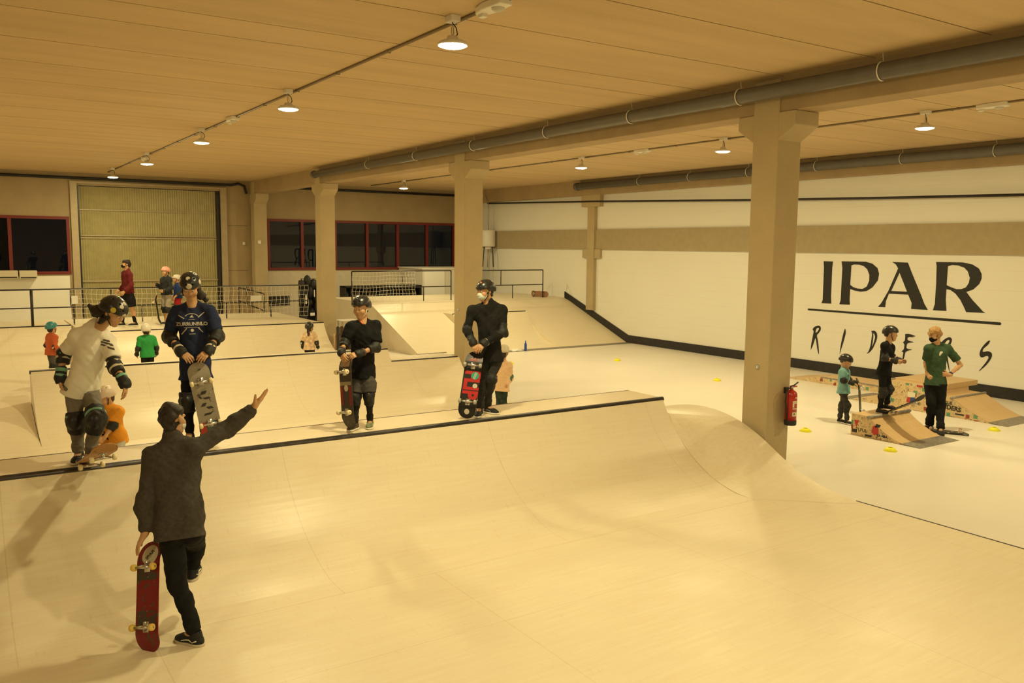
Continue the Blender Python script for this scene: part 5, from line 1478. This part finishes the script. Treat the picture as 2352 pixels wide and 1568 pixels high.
def print_on(person, shirt_o, body, size, px, py, m, sx=1.0, bold=0.0, loops=None, tilt=0.0, name='print'):
    """flat print wrapped onto the front of a garment"""
    me0 = shirt_o.data; inv = world_mat(shirt_o)
    bv = BVHTree.FromPolygons([inv @ v.co for v in me0.vertices], [tuple(f.vertices) for f in me0.polygons])
    d = ray(px, py); hit = bv.ray_cast(Vector(CAM), Vector(unit(d)))
    if hit[0] is None: return None
    c = np.array(hit[0]); u = person.R * -1 if (person.R @ AX_R) < 0 else person.R; up = person.U; n = np.cross(u, up)
    n = n if n @ d < 0 else -n
    u2 = u * math.cos(tilt) + up * math.sin(tilt); up2 = up * math.cos(tilt) - u * math.sin(tilt)
    if loops is None: me = text_mesh(body, size, bold)
    else:
        t = fill_shape(loops, Matrix.Identity(4), 'tmp', m, ext=0); me = t.data; bpy.data.objects.remove(t)
    import bmesh
    bm = bmesh.new(); bm.from_mesh(me); bmesh.ops.triangulate(bm, faces=bm.faces)
    for _ in range(4): bmesh.ops.subdivide_edges(bm, edges=[e for e in bm.edges if e.calc_length() > .010], cuts=1, use_grid_fill=False); bmesh.ops.triangulate(bm, faces=bm.faces)
    for v in bm.verts:
        q = c + u2 * v.co.x * sx + up2 * v.co.y + n * .12; hh = bv.ray_cast(Vector(q), Vector(-n))
        v.co = Vector(np.array(hh[0]) + n * .0022) if hh[0] else Vector(q - n * .12)
    bm.to_mesh(me); bm.free(); me.transform(world_inv(shirt_o)); me.materials.clear(); me.materials.append(m)
    o = bpy.data.objects.new(name, me); COL.objects.link(o); o.parent = shirt_o; return o
M_print = mat('print_cream', (.60, .56, .48), .8)
def bar_loops(x0, y0, x1, y1, w):
    d = unit((x1 - x0, y1 - y0)); n = np.array([-d[1], d[0]]) * w / 2; a, b = np.array([x0, y0]), np.array([x1, y1])
    return [[tuple(a + n), tuple(b + n), tuple(b - n), tuple(a - n)]]
for yy, w in ((-.030, .030), (-.006, .034), (.016, .022)): print_on(WK, ws, '', .04, 244, 786, mat('print_dark', (.09, .075, .06), .8), loops=bar_loops(-w, yy, w, yy, .015))
print_on(p, sho, 'ZURRUNBILO', .047, 441, 744, M_print, sx=1.0, bold=.0016)
def bar_loops(x0, y0, x1, y1, w):
    d = unit((x1 - x0, y1 - y0)); n = np.array([-d[1], d[0]]) * w / 2; a, b = np.array([x0, y0]), np.array([x1, y1])
    return [[tuple(a + n), tuple(b + n), tuple(b - n), tuple(a - n)]]
for x0, y0, x1, y1 in ((-.12, .09, -.07, .055), (.12, .115, .06, .065), (-.10, -.10, -.05, -.04), (.10, -.085, .055, -.035)):
    print_on(p, sho, '', .04, 441, 744, M_print, loops=bar_loops(x0, y0, x1, y1, .009))
print_on(p, sho, '', .04, 441, 744, M_print, loops=[[(-.02, .065), (.015, .065), (.022, .07), (.008, .075), (.010, .095), (-.005, .082)]])
print_on(p, sho, '', .04, 441, 744, M_print, loops=[[(.016 * math.cos(a), -.062 + .016 * math.sin(a)) for a in np.linspace(0, 6.2, 18)]])
arc = [(.075 * math.cos(a), .045 + .062 * math.sin(a)) for a in np.linspace(.6, 2.54, 16)]
print_on(p, sho, '', .04, 441, 744, M_print, loops=[arc + [(x * .9, .045 + (y - .045) * .9) for x, y in arc[::-1]]])
for yy, w in ((-.034, .075), (-.098, .03), (.046, .03)): print_on(p, sho, '', .04, 441, 744, M_print, loops=bar_loops(-w, yy, w, yy, .004))
tail = on_z(493, 1018, zD + .014); nose = at(450, 826, D - .29)
M_b3 = worn_mat('board_grey_worn', (.30, .265, .21), [((.05, .045, .04), .60, 16), ((.40, .36, .28), .62, 30)], 9)
B3 = skateboard('worn grey skateboard leaning in front of the child in the blue T-shirt', M_b3, board_frame(mid(tail, nose), nose - tail, cdir(186)), None)
board_patch(B3, 'graphic', -.40, -.20, -.10, .10, worn_mat('board_teal_worn', (.05, .10, .08), [((.35, .13, .05), .56, 16), ((.03, .03, .06), .6, 20)], 12))
board_patch(B3, 'graphic', -.33, -.20, -.10, -.04, mat('graphic_red', (.42, .04, .03), .5), .0018)
board_sticker(B3, 'round_sticker', .20, .02, .018, M_pad_blk, .002)
for k_, (x, y, w, h) in enumerate(((.10, .0, .03, .05), (.04, .02, .02, .06), (-.02, -.02, .03, .04), (-.06, .03, .025, .05), (-.12, .0, .02, .07), (.06, -.04, .03, .02))):
    board_patch(B3, 'graphic', x - w / 2, x + w / 2, y - h / 2, y + h / 2, mat('graphic_ink', (.03, .028, .03), .5), .002, skew=.02 * (-1) ** k_)

# ---- small child in black T-shirt
view(830)
anR = on_z(815, 972, zD + .068); anL = on_z(850, 967, zD + .068); D = depth_of(mid(anR, anL))
pel = at(833, 853, D); neck = at(834, 737, D - .03)
p = Person('small child in black T-shirt and shorts with a matt black helmet', None, 1.38, pel, neck, cdir(-22), bulk=.86, h=.0062,
           sh={'R': at(808, 746, D - .08), 'L': at(862, 745, D + .02)})
p.head(at(829, 706, D - .05), cdir(-28) - Z * .18)
p.arm('R', at(793, 786, D - .12), at(783, 809, D - .26)); p.arm('L', at(863, 797, D - .06), at(824, 812, D - .22))
p.leg('R', at(817, 911, D - .05), anR, cdir(-30)); p.leg('L', at(847, 908, D - .04), anL, cdir(-8))
p.hand('R', -Z * .8 + cdir(30) * .6, cdir(120) * .6 + cdir(180) * .5, curl=.4, thumb=.4); p.hand('L', cdir(-75) + cdir(0) * .3 - Z * .25, cdir(180) * .8 - Z * .5, curl=.45, thumb=.3)
p.report(); p.body(); p.face(); p.hair(M_hair_br, .004, back=-.06)
p.shirt(M_blackshirt, sleeve=.78, o=.018, hem=-.09, flare=.010, wr=.005, seed=31, sleeve_o=.032)
p.trousers(col('grey_shorts', (.075, .070, .066), noise=.15, scale=30), .86, .014, -.05, name='shorts', wr=.004, seed=32, loose=.012)
p.trousers(col('dark_leggings', (.022, .021, .021)), 1.95, .004, -.05, name='leggings', wr=.003, seed=33)
p.helmet(M_helm_blk, tilt=.08, strap=mat('strap_pale', (.55, .50, .38), .6))
MB().tube([p.hp(.0, .06, -.118), p.hp(-.015, .075, -.15), p.hp(-.045, .08, -.175)], [.008, .006, .010], 8).build('orange_strap_end', mat('strap_orange', (.75, .17, .06), .6), p.root, smooth=True)
for sd in 'RL':
    p.elbow_pad(sd, o=.015); p.wrist_guard(sd, bands=((.2, .022, mat('band_brown', (.14, .07, .045), .6)),), o=.010, t0=.66); p.knee_pad(sd, o=.014)
    p.shoe(sd, mat('shoe_olive', (.17, .20, .10), .6) if sd == 'L' else mat('shoe_brown', (.10, .06, .04), .6), M_white_stripe, stripe=M_cream if sd == 'L' else None)
tail = on_z(802, 992, zD + .014); nose = at(791, 808, D - .22)
M_b4 = worn_mat('board_dark_brown', (.035, .024, .018), [((.12, .07, .04), .60, 18)], 14)
B4 = skateboard('dark skateboard with cream wheels, held on end by the small child in black shorts', M_b4, board_frame(mid(tail, nose), nose - tail, cdir(128)), None)
board_patch(B4, 'graphic', -.14, .06, -.10, -.045, mat('graphic_dark_red', (.22, .012, .014), .5)); board_patch(B4, 'graphic', -.14, .06, .055, .10, mat('graphic_dark_red', (.22, .012, .014), .5))
board_patch(B4, 'graphic', .07, .11, -.10, .10, mat('graphic_cream_band', (.32, .27, .18), .5)); board_patch(B4, 'graphic', .27, .36, -.08, .08, mat('graphic_ochre', (.25, .15, .06), .5), .0016)
board_sticker(B4, 'round_sticker', .04, .01, .035, M_stk_pale, .0018)

# ---- child in black hoodie with surgical mask
view(1110)
anR = on_z(1101, 940, zD + .076); anL = on_z(1121, 934, zD + .076); D = depth_of(mid(anR, anL))
pel = at(1126, 822, D + .02); neck = at(1122, 700, D - .01)
p = Person('child in black hoodie with pale surgical mask and black helmet', None, 1.58, pel, neck, cdir(-12), bulk=.84, h=.0066,
           sh={'R': at(1085, 709, D - .04), 'L': at(1153, 707, D + .03)})
p.head(at(1114, 668, D - .03), cdir(-50) - Z * .16)
p.arm('R', at(1073, 756, D - .06), at(1086, 786, D - .20)); p.arm('L', at(1156, 763, D - .04), at(1112, 788, D - .20))
p.leg('R', at(1108, 875, D - .02), anR, cdir(-10)); p.leg('L', at(1127, 872, D - .05), anL, cdir(48))
p.hand('R', cdir(20) * .5 - Z * .75 + cdir(90) * .2, cdir(180) * .8 - Z * .4, curl=.38, thumb=.35, spread=.12); p.hand('L', cdir(-20) * .6 - Z * .65 + cdir(270) * .4, cdir(180) * .8 - Z * .4, curl=.35, thumb=.35, spread=.12)
p.report(); p.body(); p.face(False); p.hair(M_hair_dk, .008, back=-.08)
p.mask(M_maskw)
p.shirt(M_blackhood, sleeve=1.92, o=.018, hem=-.05, flare=.006, name='hoodie', wr=.005, seed=41, hood=True)
p.trousers(col('dark_grey_jeans', (.035, .034, .033), noise=.2, scale=30), 1.93, .008, -.02, wr=.005, seed=42)
p.helmet(M_helm_blk, stickers=[(-.35, .75, .012, M_stk_or)])
p.elbow_pad('R', o=.013); p.elbow_pad('L', bands=((.9, .02, M_cream),), o=.013)
for sd in 'RL':
    p.wrist_guard(sd, bands=((.75, .016, M_cream),), o=.012); p.knee_pad(sd, o=.012); p.shoe(sd, M_shoeblk, M_white_stripe, stripe=mat('lace_grey', (.30, .28, .25), .6) if sd == 'L' else None)
tail = on_z(1069, 963, zD + .014); nose = at(1093, 802, D - .17)
M_b5 = worn_mat('board_black_gloss', (.014, .013, .013), [((.05, .045, .04), .68, 40)], 17)
B5 = skateboard('black skateboard with big red block letters held on end by the child in the hoodie', M_b5, board_frame(mid(tail, nose), nose - tail, cdir(170)), mat('wheel_grey', (.42, .40, .36), .4))
M_redg = mat('graphic_red_bright', (.48, .022, .022), .45)
board_text(B5, 'lettering', 'FLIP', .17, -.01, .0, math.pi, M_redg, .008, .0016, sx=1.14, sy=1.42)
board_sticker(B5, 'round_sticker', .10, .040, .045, M_stk_teal, .0026); board_patch(B5, 'sticker_stripe', .06, .14, .028, .036, M_stk_pale, .0032, skew=.02); board_patch(B5, 'sticker_stripe', .06, .14, .044, .052, M_stk_pale, .0032, skew=.02)
board_sticker(B5, 'round_sticker', -.02, .055, .028, M_stk_pale, .0026); board_sticker(B5, 'round_sticker', -.325, .0, .030, M_stk_pale, .002)
M_scr = mat('graphic_orange_red', (.62, .07, .04), .5)
for k_ in range(6): board_patch(B5, 'script_mark', .285, .312 if k_ % 2 else .300, -.052 + k_ * .019, -.043 + k_ * .019, M_scr, .002, skew=.010)
board_patch(B5, 'script_mark', .276, .280, -.06, .06, M_scr, .002)
# ------------------------------------------------------------------ people on the right hand floor
M_helm = M_helm_blk
# ---- child in light blue T-shirt beside the kicker
view(1945)
anR = on_z(1945, 966, .066); anL = on_z(1929, 962, .066); D = depth_of(mid(anR, anL))
bf = cdir(72)
p = Person('small child in light blue T-shirt and black helmet standing beside the kicker', None, 1.20, at(1938, 898, D), at(1939, 846, D), bf, bulk=.86, h=.0085)
p.head(at(1944, 830, D - .02), cdir(68) - Z * .4)
p.arm('R', at(1937, 873, D - .12), at(1958, 880, D - .16)); p.arm('L', at(1950, 872, D + .08), at(1966, 879, D + .02))
p.leg('R', at(1945, 930, D - .05), anR, cdir(62)); p.leg('L', at(1934, 930, D + .04), anL, cdir(62))
p.hand('R', cdir(80) - Z * .2, -Z, curl=.6, thumb=.3); p.hand('L', cdir(80) - Z * .2, -Z, curl=.6, thumb=.3)
p.report(); p.body(); p.face(); p.hair(M_hair_dk, .004, back=-.06)
p.shirt(col('light_blue_cotton', (.20, .40, .42)), sleeve=.75, o=.018, hem=-.06, wr=.004, seed=51)
p.trousers(col('camo_trousers', (.045, .042, .038), noise=.5, scale=14), 1.92, .010, -.02, wr=.004, seed=52)
p.helmet(M_helm, strap=mat('strap_pale', (.55, .50, .38), .6))
for sd in 'RL': p.elbow_pad(sd, o=.014); p.wrist_guard(sd, o=.012); p.knee_pad(sd, o=.016); p.shoe(sd, M_shoeblk, M_white_stripe)
ts = [c for c in p.root.children if c.name.startswith('t_shirt')][0]
for xx in (-.03, .0, .03): print_on(p, ts, '', .05, 1950, 862, M_blackshirt, loops=bar_loops(xx, -.022, xx + .008, .022, .012))
tail = on_z(1976, 951, .014); nose = at(1973, 884, depth_of(tail) - .03)
B6 = skateboard('skateboard held upright edge-on by the child in light blue', M_b5, board_frame(mid(tail, nose), nose - tail, cdir(262)), mat('wheel_white', (.72, .68, .58), .4))
# ---- child in black on the kicker
view(2035)
kz = .35
anR = on_z(2021, 938, kz + .075); D = depth_of(anR); anL = at(2037, 929, D + .02)
bf = cdir(70)
p = Person('child all in black with helmet standing on the kicker with a tilted board', None, 1.40, at(2031, 856, D), at(2041, 787, D), bf, bulk=.86, h=.0085)
p.head(at(2047, 766, D), cdir(84) - Z * .12)
p.arm('R', at(2033, 822, D - .13), at(2056, 829, D - .2)); p.arm('L', at(2046, 815, D + .14), at(2066, 828, D + .08))
p.leg('R', at(2028, 900, D - .06), anR, cdir(75)); p.leg('L', at(2042, 893, D + .04), anL, cdir(75))
p.hand('R', cdir(90) - Z * .2, cdir(180), curl=.5, thumb=.3); p.hand('L', cdir(85) - Z * .2, cdir(0), curl=.5, thumb=.3)
p.report(); p.body(); p.face(); p.hair(M_hair_dk, .005, back=-.06)
p.shirt(M_blackshirt, sleeve=.72, o=.018, hem=-.06, wr=.004, seed=61); p.trousers(M_blackjean, 1.93, .010, -.02, wr=.004, seed=62)
p.helmet(M_helm)
for sd in 'RL': p.elbow_pad(sd, o=.014); p.wrist_guard(sd, o=.014); p.knee_pad(sd, o=.016); p.shoe(sd, M_shoeblk, M_shoeblk)
tail = at(2029, 949, depth_of(on_z(2031, 945, kz + .03))); nose = solve(tail, (2122, 913), .76, -1)
xd = unit(nose - tail); B7 = skateboard('skateboard set tail-down on the kicker coping under the child in black', M_b5, board_frame(mid(tail, nose), nose - tail, Z), mat('wheel_tan', (.55, .40, .22), .4))
# ---- coach in green
view(2150)
anR = on_z(2135, 976, .085); anL = on_z(2160, 985, .085); D = depth_of(mid(anR, anL))
bf = cdir(-18)
p = Person('blond coach in green T-shirt and black mask with hands on hips', None, 1.72, at(2148, 878, D), at(2152, 788, D - .01), bf, bulk=.9, h=.0085,
           sh={'R': at(2133, 797, D - .03), 'L': at(2178, 797, D + .03)})
p.head(at(2147, 769, D - .03), cdir(-45) - Z * .35)
p.arm('R', at(2126, 833, D + .14), at(2130, 857, D + .02)); p.arm('L', at(2206, 838, D + .02), at(2180, 861, D - .17))
p.leg('R', at(2139, 926, D - .02), anR, cdir(-50)); p.leg('L', at(2160, 930, D - .02), anL, cdir(8))
p.hand('L', cdir(270) + cdir(0) * .1 + Z * .06, cdir(180), curl=.15, thumb=.7, spread=.22); p.hand('R', cdir(90) * .4 + cdir(0) * .5 - Z * .5, cdir(180), curl=.3)
p.report(); p.body(); p.face(False); p.hair(M_hair_bl, .018, front=.03, back=-.06, seed=8)
p.mask(M_blackshirt, M_blackshirt)
gs = p.shirt(col('green_cotton', (.045, .085, .045)), sleeve=.72, o=.016, hem=-.05, wr=.004, seed=71, sleeve_o=.022)
p.trousers(M_blackjean, 1.95, .016, -.02, wr=.005, seed=72, loose=.008)
for sd in 'RL': p.shoe(sd, M_shoeblk, M_shoeblk)
MB().tube([p.wr['L'] + unit(p.el['L'] - p.wr['L']) * .02, p.wr['L'] + unit(p.el['L'] - p.wr['L']) * .06], .034, 12).build('wristband', mat('band_navy', (.02, .03, .08), .6), p.root, smooth=True)
print_on(p, gs, '', .04, 2161, 812, M_print, loops=[[(-.022, -.03), (.0, -.035), (.01, .0), (.026, .02), (.012, .04), (-.012, .035), (-.02, .01)]])
# ---- upturned board beside the coach
view(2172)
c = on_z(2172, 984, .070); dd = unit(on_z(2212, 989, 0) - on_z(2134, 981, 0))
B8 = skateboard('upturned black skateboard lying on the floor beside the green coach', worn_mat('board_black_white', (.02, .02, .02), [((.5, .46, .4), .58, 9)], 23), board_frame(c + np.array([0, 0, -.052]), dd, -Z), mat('wheel_pinkish', (.62, .42, .30), .4))
# ---- board on the far platform
view(1238)
c = on_y(1238, 679, 24.35); c[2] = BZ + .105
B9 = skateboard('small skateboard lying on its side on the far bank platform by the railing', mat('board_brown_red', (.30, .15, .08), .5), board_frame(c, cdir(48), np.array(cdir(138))), mat('wheel_dark', (.05, .045, .04), .4))

# ------------------------------------------------------------------ people behind the deck
# ---- child in peach jacket seen from behind/side
view(1155)
Yp = 13.3
f0 = on_y(1152, 960, Yp); D = depth_of((f0[0], Yp, .5))
def gp(px, D): d = ray(px, 900); q = CAM + d * D; return np.array([q[0], q[1], 0.0])
a1 = gp(1147, D) + Z * .068; a2 = gp(1158, D) + Z * .068
p = Person('child in peach padded jacket with pale helmet, half hidden behind the hoodie', None, 1.24, at(1152, 893, D), at(1157, 832, D), cdir(150), bulk=.95, h=.010)
p.head(at(1158, 806, D), cdir(165) - Z * .1)
p.arm('R', at(1172, 866, D), at(1163, 885, D - .12)); p.arm('L', at(1138, 862, D), at(1140, 885, D + .05))
p.leg('R', at(1157, 930, D), a2, cdir(150)); p.leg('L', at(1147, 930, D), a1, cdir(150))
p.hand('R', -Z + cdir(270) * .4, cdir(180), curl=.4); p.hand('L', -Z, cdir(90), curl=.4)
p.report(); p.body(); p.hair(M_hair_dk, .010, back=-.10, tail=[(p.hp(0, -.07, -.06), p.hp(0, -.10, -.17), .05 * p.hs, .03 * p.hs)])
p.shirt(col('peach_jacket', (.78, .53, .33)), sleeve=1.9, o=.030, hem=-.06, name='jacket', wr=.007, seed=81)
p.trousers(col('dark_green_camo', (.03, .045, .035), noise=.5, scale=16), 1.93, .012, -.02, wr=.004)
p.helmet(mat('helmet_cream', (.62, .57, .45), .35)); p.elbow_pad('R', mat('pad_mint_dark', (.06, .15, .11), .7), capm=mat('pad_cap_pale', (.5, .47, .38), .4), o=.030)
for sd in 'RL': p.shoe(sd, M_shoeblk, M_white_stripe)
# ---- crouching child in orange jersey behind the child in white
view(245)
Yp = 11.0; D = depth_of(on_y(245, 960, Yp)); g0 = lambda px, dd=0: np.array([*(CAM + ray(px, 900) * (D + dd))[:2], 0.0])
a1 = g0(248) + Z * .07; a2 = g0(262, .1) + Z * .07
p = Person('child in orange jersey with dark star patches bending down behind the child in white', None, 1.30, at(262, 1005, D + .05), at(246, 935, D - .05), cdir(-35), bulk=.95, h=.010)
p.head(at(241, 912, D - .08), cdir(-60) - Z * .5)
p.arm('L', at(259, 975, D - .12), at(240, 1005, D - .20)); p.arm('R', at(226, 972, D - .10), at(225, 1000, D - .25))
p.leg('R', at(240, 1050, D - .2), a1, cdir(-20)); p.leg('L', at(268, 1050, D - .15), a2, cdir(10))
p.hand('L', -Z + cdir(270), cdir(180), curl=.4); p.hand('R', -Z, cdir(180), curl=.4)
p.report(); p.body(); p.hair(M_hair_br, .006)
js = p.shirt(col('orange_jersey', (.72, .30, .035)), sleeve=.8, o=.028, hem=-.10, name='jersey', wr=.006, seed=91)
p.trousers(col('pale_grey_trousers', (.42, .38, .31)), 1.92, .020, -.04, wr=.004)
p.helmet(mat('helmet_pale_pink', (.68, .55, .45), .35))
for sd in 'RL': p.elbow_pad(sd, o=.018); p.knee_pad(sd, o=.016); p.shoe(sd, M_shoeblk, M_white_stripe)
def star(r, n=5): return [[(r * (1 if i % 2 == 0 else .45) * math.sin(math.pi * i / n), r * (1 if i % 2 == 0 else .45) * math.cos(math.pi * i / n)) for i in range(2 * n)]]
print_on(p, js, '', .04, 257, 975, M_blackshirt, loops=star(.07)); print_on(p, js, '', .04, 243, 1000, M_blackshirt, loops=star(.07))

# ---- children on the floor behind the middle quarter pipe
def floor_kid(label, H, px, D, fa, headpx, la, shirtm, helm, pantm=M_blackjean, ponytail=False, arms='side', hairm=M_hair_dk, pads=M_pad_blk, capm=None, base=0.0, name='t_shirt', sleeve=.8, elbows=None):
    view(px); face, look = cdir(fa), cdir(la)
    k = H / 1.75
    b = CAM + ray(px, 850) * D; ft = np.array([b[0], b[1], base]); Rt = np.cross(unit(face), Z)
    pel = ft + Z * .95 * k; neck = pel + Z * .50 * k + unit(face) * .02
    p = Person(label, None, H, pel, neck, face, bulk=.92, h=.011)
    hd = neck + Z * .165 * k * 1.1 + unit(face) * .01
    p.head(hd, look)
    for sd, sg in (('R', 1), ('L', -1)):
        e = p.sh[sd] - Z * .26 * k + Rt * sg * .08 * k - unit(face) * .03; w = e - Z * .17 * k + unit(face) * .15 * k + Rt * sg * .01
        p.arm(sd, e, w); p.leg(sd, ft + Rt * sg * .09 * k + Z * .50 * k + unit(face) * .03, ft + Rt * sg * .10 * k + Z * .085 * k, face)
        p.hand(sd, -Z + unit(face) * .6, -Rt * sg, curl=.5)
    p.report(); p.body(); p.hair(hairm, .008, back=-.085, tail=[(p.hp(0, -.09, -.05), p.hp(0, -.12, -.19), .035 * p.hs, .022 * p.hs)] if ponytail else None)
    p.sh_o = p.shirt(shirtm, sleeve=sleeve, o=.022, hem=-.09, wr=.004, seed=int(px), name=name)
    p.trousers(pantm, 1.93, .012, -.05, wr=.004)
    p.helmet(helm)
    for sd in 'RL': p.elbow_pad(sd, pads, capm=capm or M_padcap, o=.016); p.wrist_guard(sd, o=.012); p.knee_pad(sd, o=.016); p.shoe(sd, M_shoeblk, M_sole)
    return p
M_helm_w = mat('helmet_white', (.70, .64, .56), .3); M_cap_w = mat('pad_cap_white', (.66, .62, .54), .35)
floor_kid('child in green T-shirt with white helmet seen from behind beyond the middle ramp', 1.30, 340, depth_of((3.35, 18.8, .7)), 188, None, 175, col('bright_green_cotton', (.035, .30, .075)), M_helm_w)
p = floor_kid('child in cream and orange patterned top with a ponytail beyond the middle ramp', 1.18, 712, depth_of((6.85, 18.9, .7)), 170, None, 165, mat('cream_orange_pattern', (.70, .50, .32), .85, noise=.35, scale=16), mat('helmet_dark_grey', (.028, .03, .03), .3), ponytail=True, hairm=M_hair_br, capm=M_cap_w)
floor_kid('child in orange-red top with teal helmet at the far left', 1.30, 121, depth_of((1.65, 20.2, .7)), 115, None, 130, col('orange_red_cotton', (.50, .11, .045)), mat('helmet_teal', (.04, .22, .24), .35), pantm=col('grey_trousers_b', (.10, .09, .08)), capm=M_cap_w, sleeve=1.5)

# ------------------------------------------------------------------ people on the far deck
zf = .803
def deck_fig(label, H, px, D, face, look, base=zf, **kw):
    k = H / 1.75; b = CAM + ray(px, 740) * D; ft = np.array([b[0], b[1], base]); Rt = np.cross(unit(face), Z)
    pel = ft + Z * .95 * k; p = Person(label, None, H, pel, pel + Z * .50 * k, face, bulk=kw.get('bulk', 1.0), h=.012)
    p.head(p.neck + Z * .17 * k + unit(face) * .015, look); return p, ft, Rt, k
# ---- man in maroon
view(296)
D = depth_of((3.95, 24.35, 1.5)); f_ = cdir(-72)
p, ft, Rt, k = deck_fig('man in maroon sweatshirt, black shorts and black mask on the far deck', 1.76, 296, D, f_, cdir(-78))
for sd, sg in (('R', 1), ('L', -1)):
    e = p.sh[sd] - Z * .28 + Rt * sg * .05 - unit(f_) * .03; p.arm(sd, e, e - Z * .17 + unit(f_) * .18)
    st_ = (.13 if sd == 'R' else -.13); p.leg(sd, ft + Rt * sg * .09 + Z * .5 + unit(f_) * (st_ * .6 + .02), ft + Rt * sg * .10 + Z * .087 + unit(f_) * st_, f_)
    p.hand(sd, -Z + unit(f_) * .8, -Rt * sg, curl=.4)
p.report(); p.body(leg_o=0); p.face(False); p.hair(M_hair_dk, .012, back=-.07); p.mask(M_blackshirt, M_blackshirt)
p.shirt(col('maroon_cotton', (.13, .018, .022)), sleeve=1.9, o=.02, hem=-.09, name='sweatshirt', wr=.006, seed=101); p.trousers(M_blackjean, .95, .022, -.05, name='shorts', loose=.02)
for sd in 'RL': p.sock(sd, M_blackshirt); p.shoe(sd, M_shoeblk, M_white_stripe)
# ---- child with pink helmet
view(385)
D = depth_of((4.85, 24.35, 1.5)); f_ = cdir(-55)
p, ft, Rt, k = deck_fig('child with pink helmet and dark jacket holding an upright board on the far deck', 1.55, 385, D, f_, cdir(-50) - Z * .1, bulk=.88)
for sd, sg in (('R', 1), ('L', -1)):
    e = p.sh[sd] - Z * .23 + Rt * sg * .05; p.arm(sd, e, e + Z * (.10 if sd == 'R' else -.06) + unit(f_) * .18 - Rt * sg * .03)
    p.leg(sd, ft + Rt * sg * .08 + Z * .44 + unit(f_) * .03, ft + Rt * sg * .09 + Z * .078, f_); p.hand(sd, unit(f_) - Z * .2, -Rt * sg, curl=.6)
p.report(); p.body(leg_o=0); p.face(); p.hair(M_hair_br, .004)
p.shirt(col('dark_grey_jacket', (.030, .032, .036)), sleeve=1.85, o=.022, hem=-.04, name='jacket', wr=.005, seed=111); p.trousers(col('pale_grey_shorts', (.34, .30, .25)), .92, .02, -.02, name='shorts')
p.helmet(mat('helmet_pink', (.75, .36, .28), .35), stickers=[(1.9, .4, .05, mat('helmet_yellow', (.72, .48, .06), .4))])
for sd in 'RL': p.knee_pad(sd, o=.018); p.wrist_guard(sd, o=.014); p.shoe(sd, M_shoeblk, M_white_stripe)
q = CAM + ray(367, 740) * (D - .1); tail = np.array([q[0], q[1], zf + .014]); nose = tail + Z * .79 + np.array(cdir(270)) * .10
skateboard('skateboard stood on end in front of the child with the pink helmet', mat('board_pale_brown', (.34, .24, .13), .5), board_frame(mid(tail, nose), nose - tail, cdir(80)), None)
# ---- child in blue behind
view(410)
D = depth_of((5.25, 24.9, 1.5)); f_ = cdir(-80)
p, ft, Rt, k = deck_fig('child in blue top and red shorts behind the helmet of the tall child in blue', 1.30, 410, D, f_, cdir(-80), bulk=.92)
for sd, sg in (('R', 1), ('L', -1)):
    e = p.sh[sd] - Z * .20 + Rt * sg * .05; p.arm(sd, e, e - Z * .12 + unit(f_) * .12)
    p.leg(sd, ft + Rt * sg * .07 + Z * .37 + unit(f_) * .02, ft + Rt * sg * .08 + Z * .066, f_); p.hand(sd, -Z + unit(f_) * .4, -Rt * sg, curl=.5)
p.report(); p.body(leg_o=0); p.hair(M_hair_dk, .006)
p.shirt(col('blue_cotton', (.02, .045, .16)), sleeve=.9, o=.02, hem=-.04); p.trousers(col('red_shorts', (.34, .02, .025)), .9, .02, -.01, name='shorts'); p.helmet(mat('helmet_white', (.70, .64, .56), .3))
for sd in 'RL': p.elbow_pad(sd, capm=M_cap_w, o=.014); p.shoe(sd, M_shoeblk, M_sole)
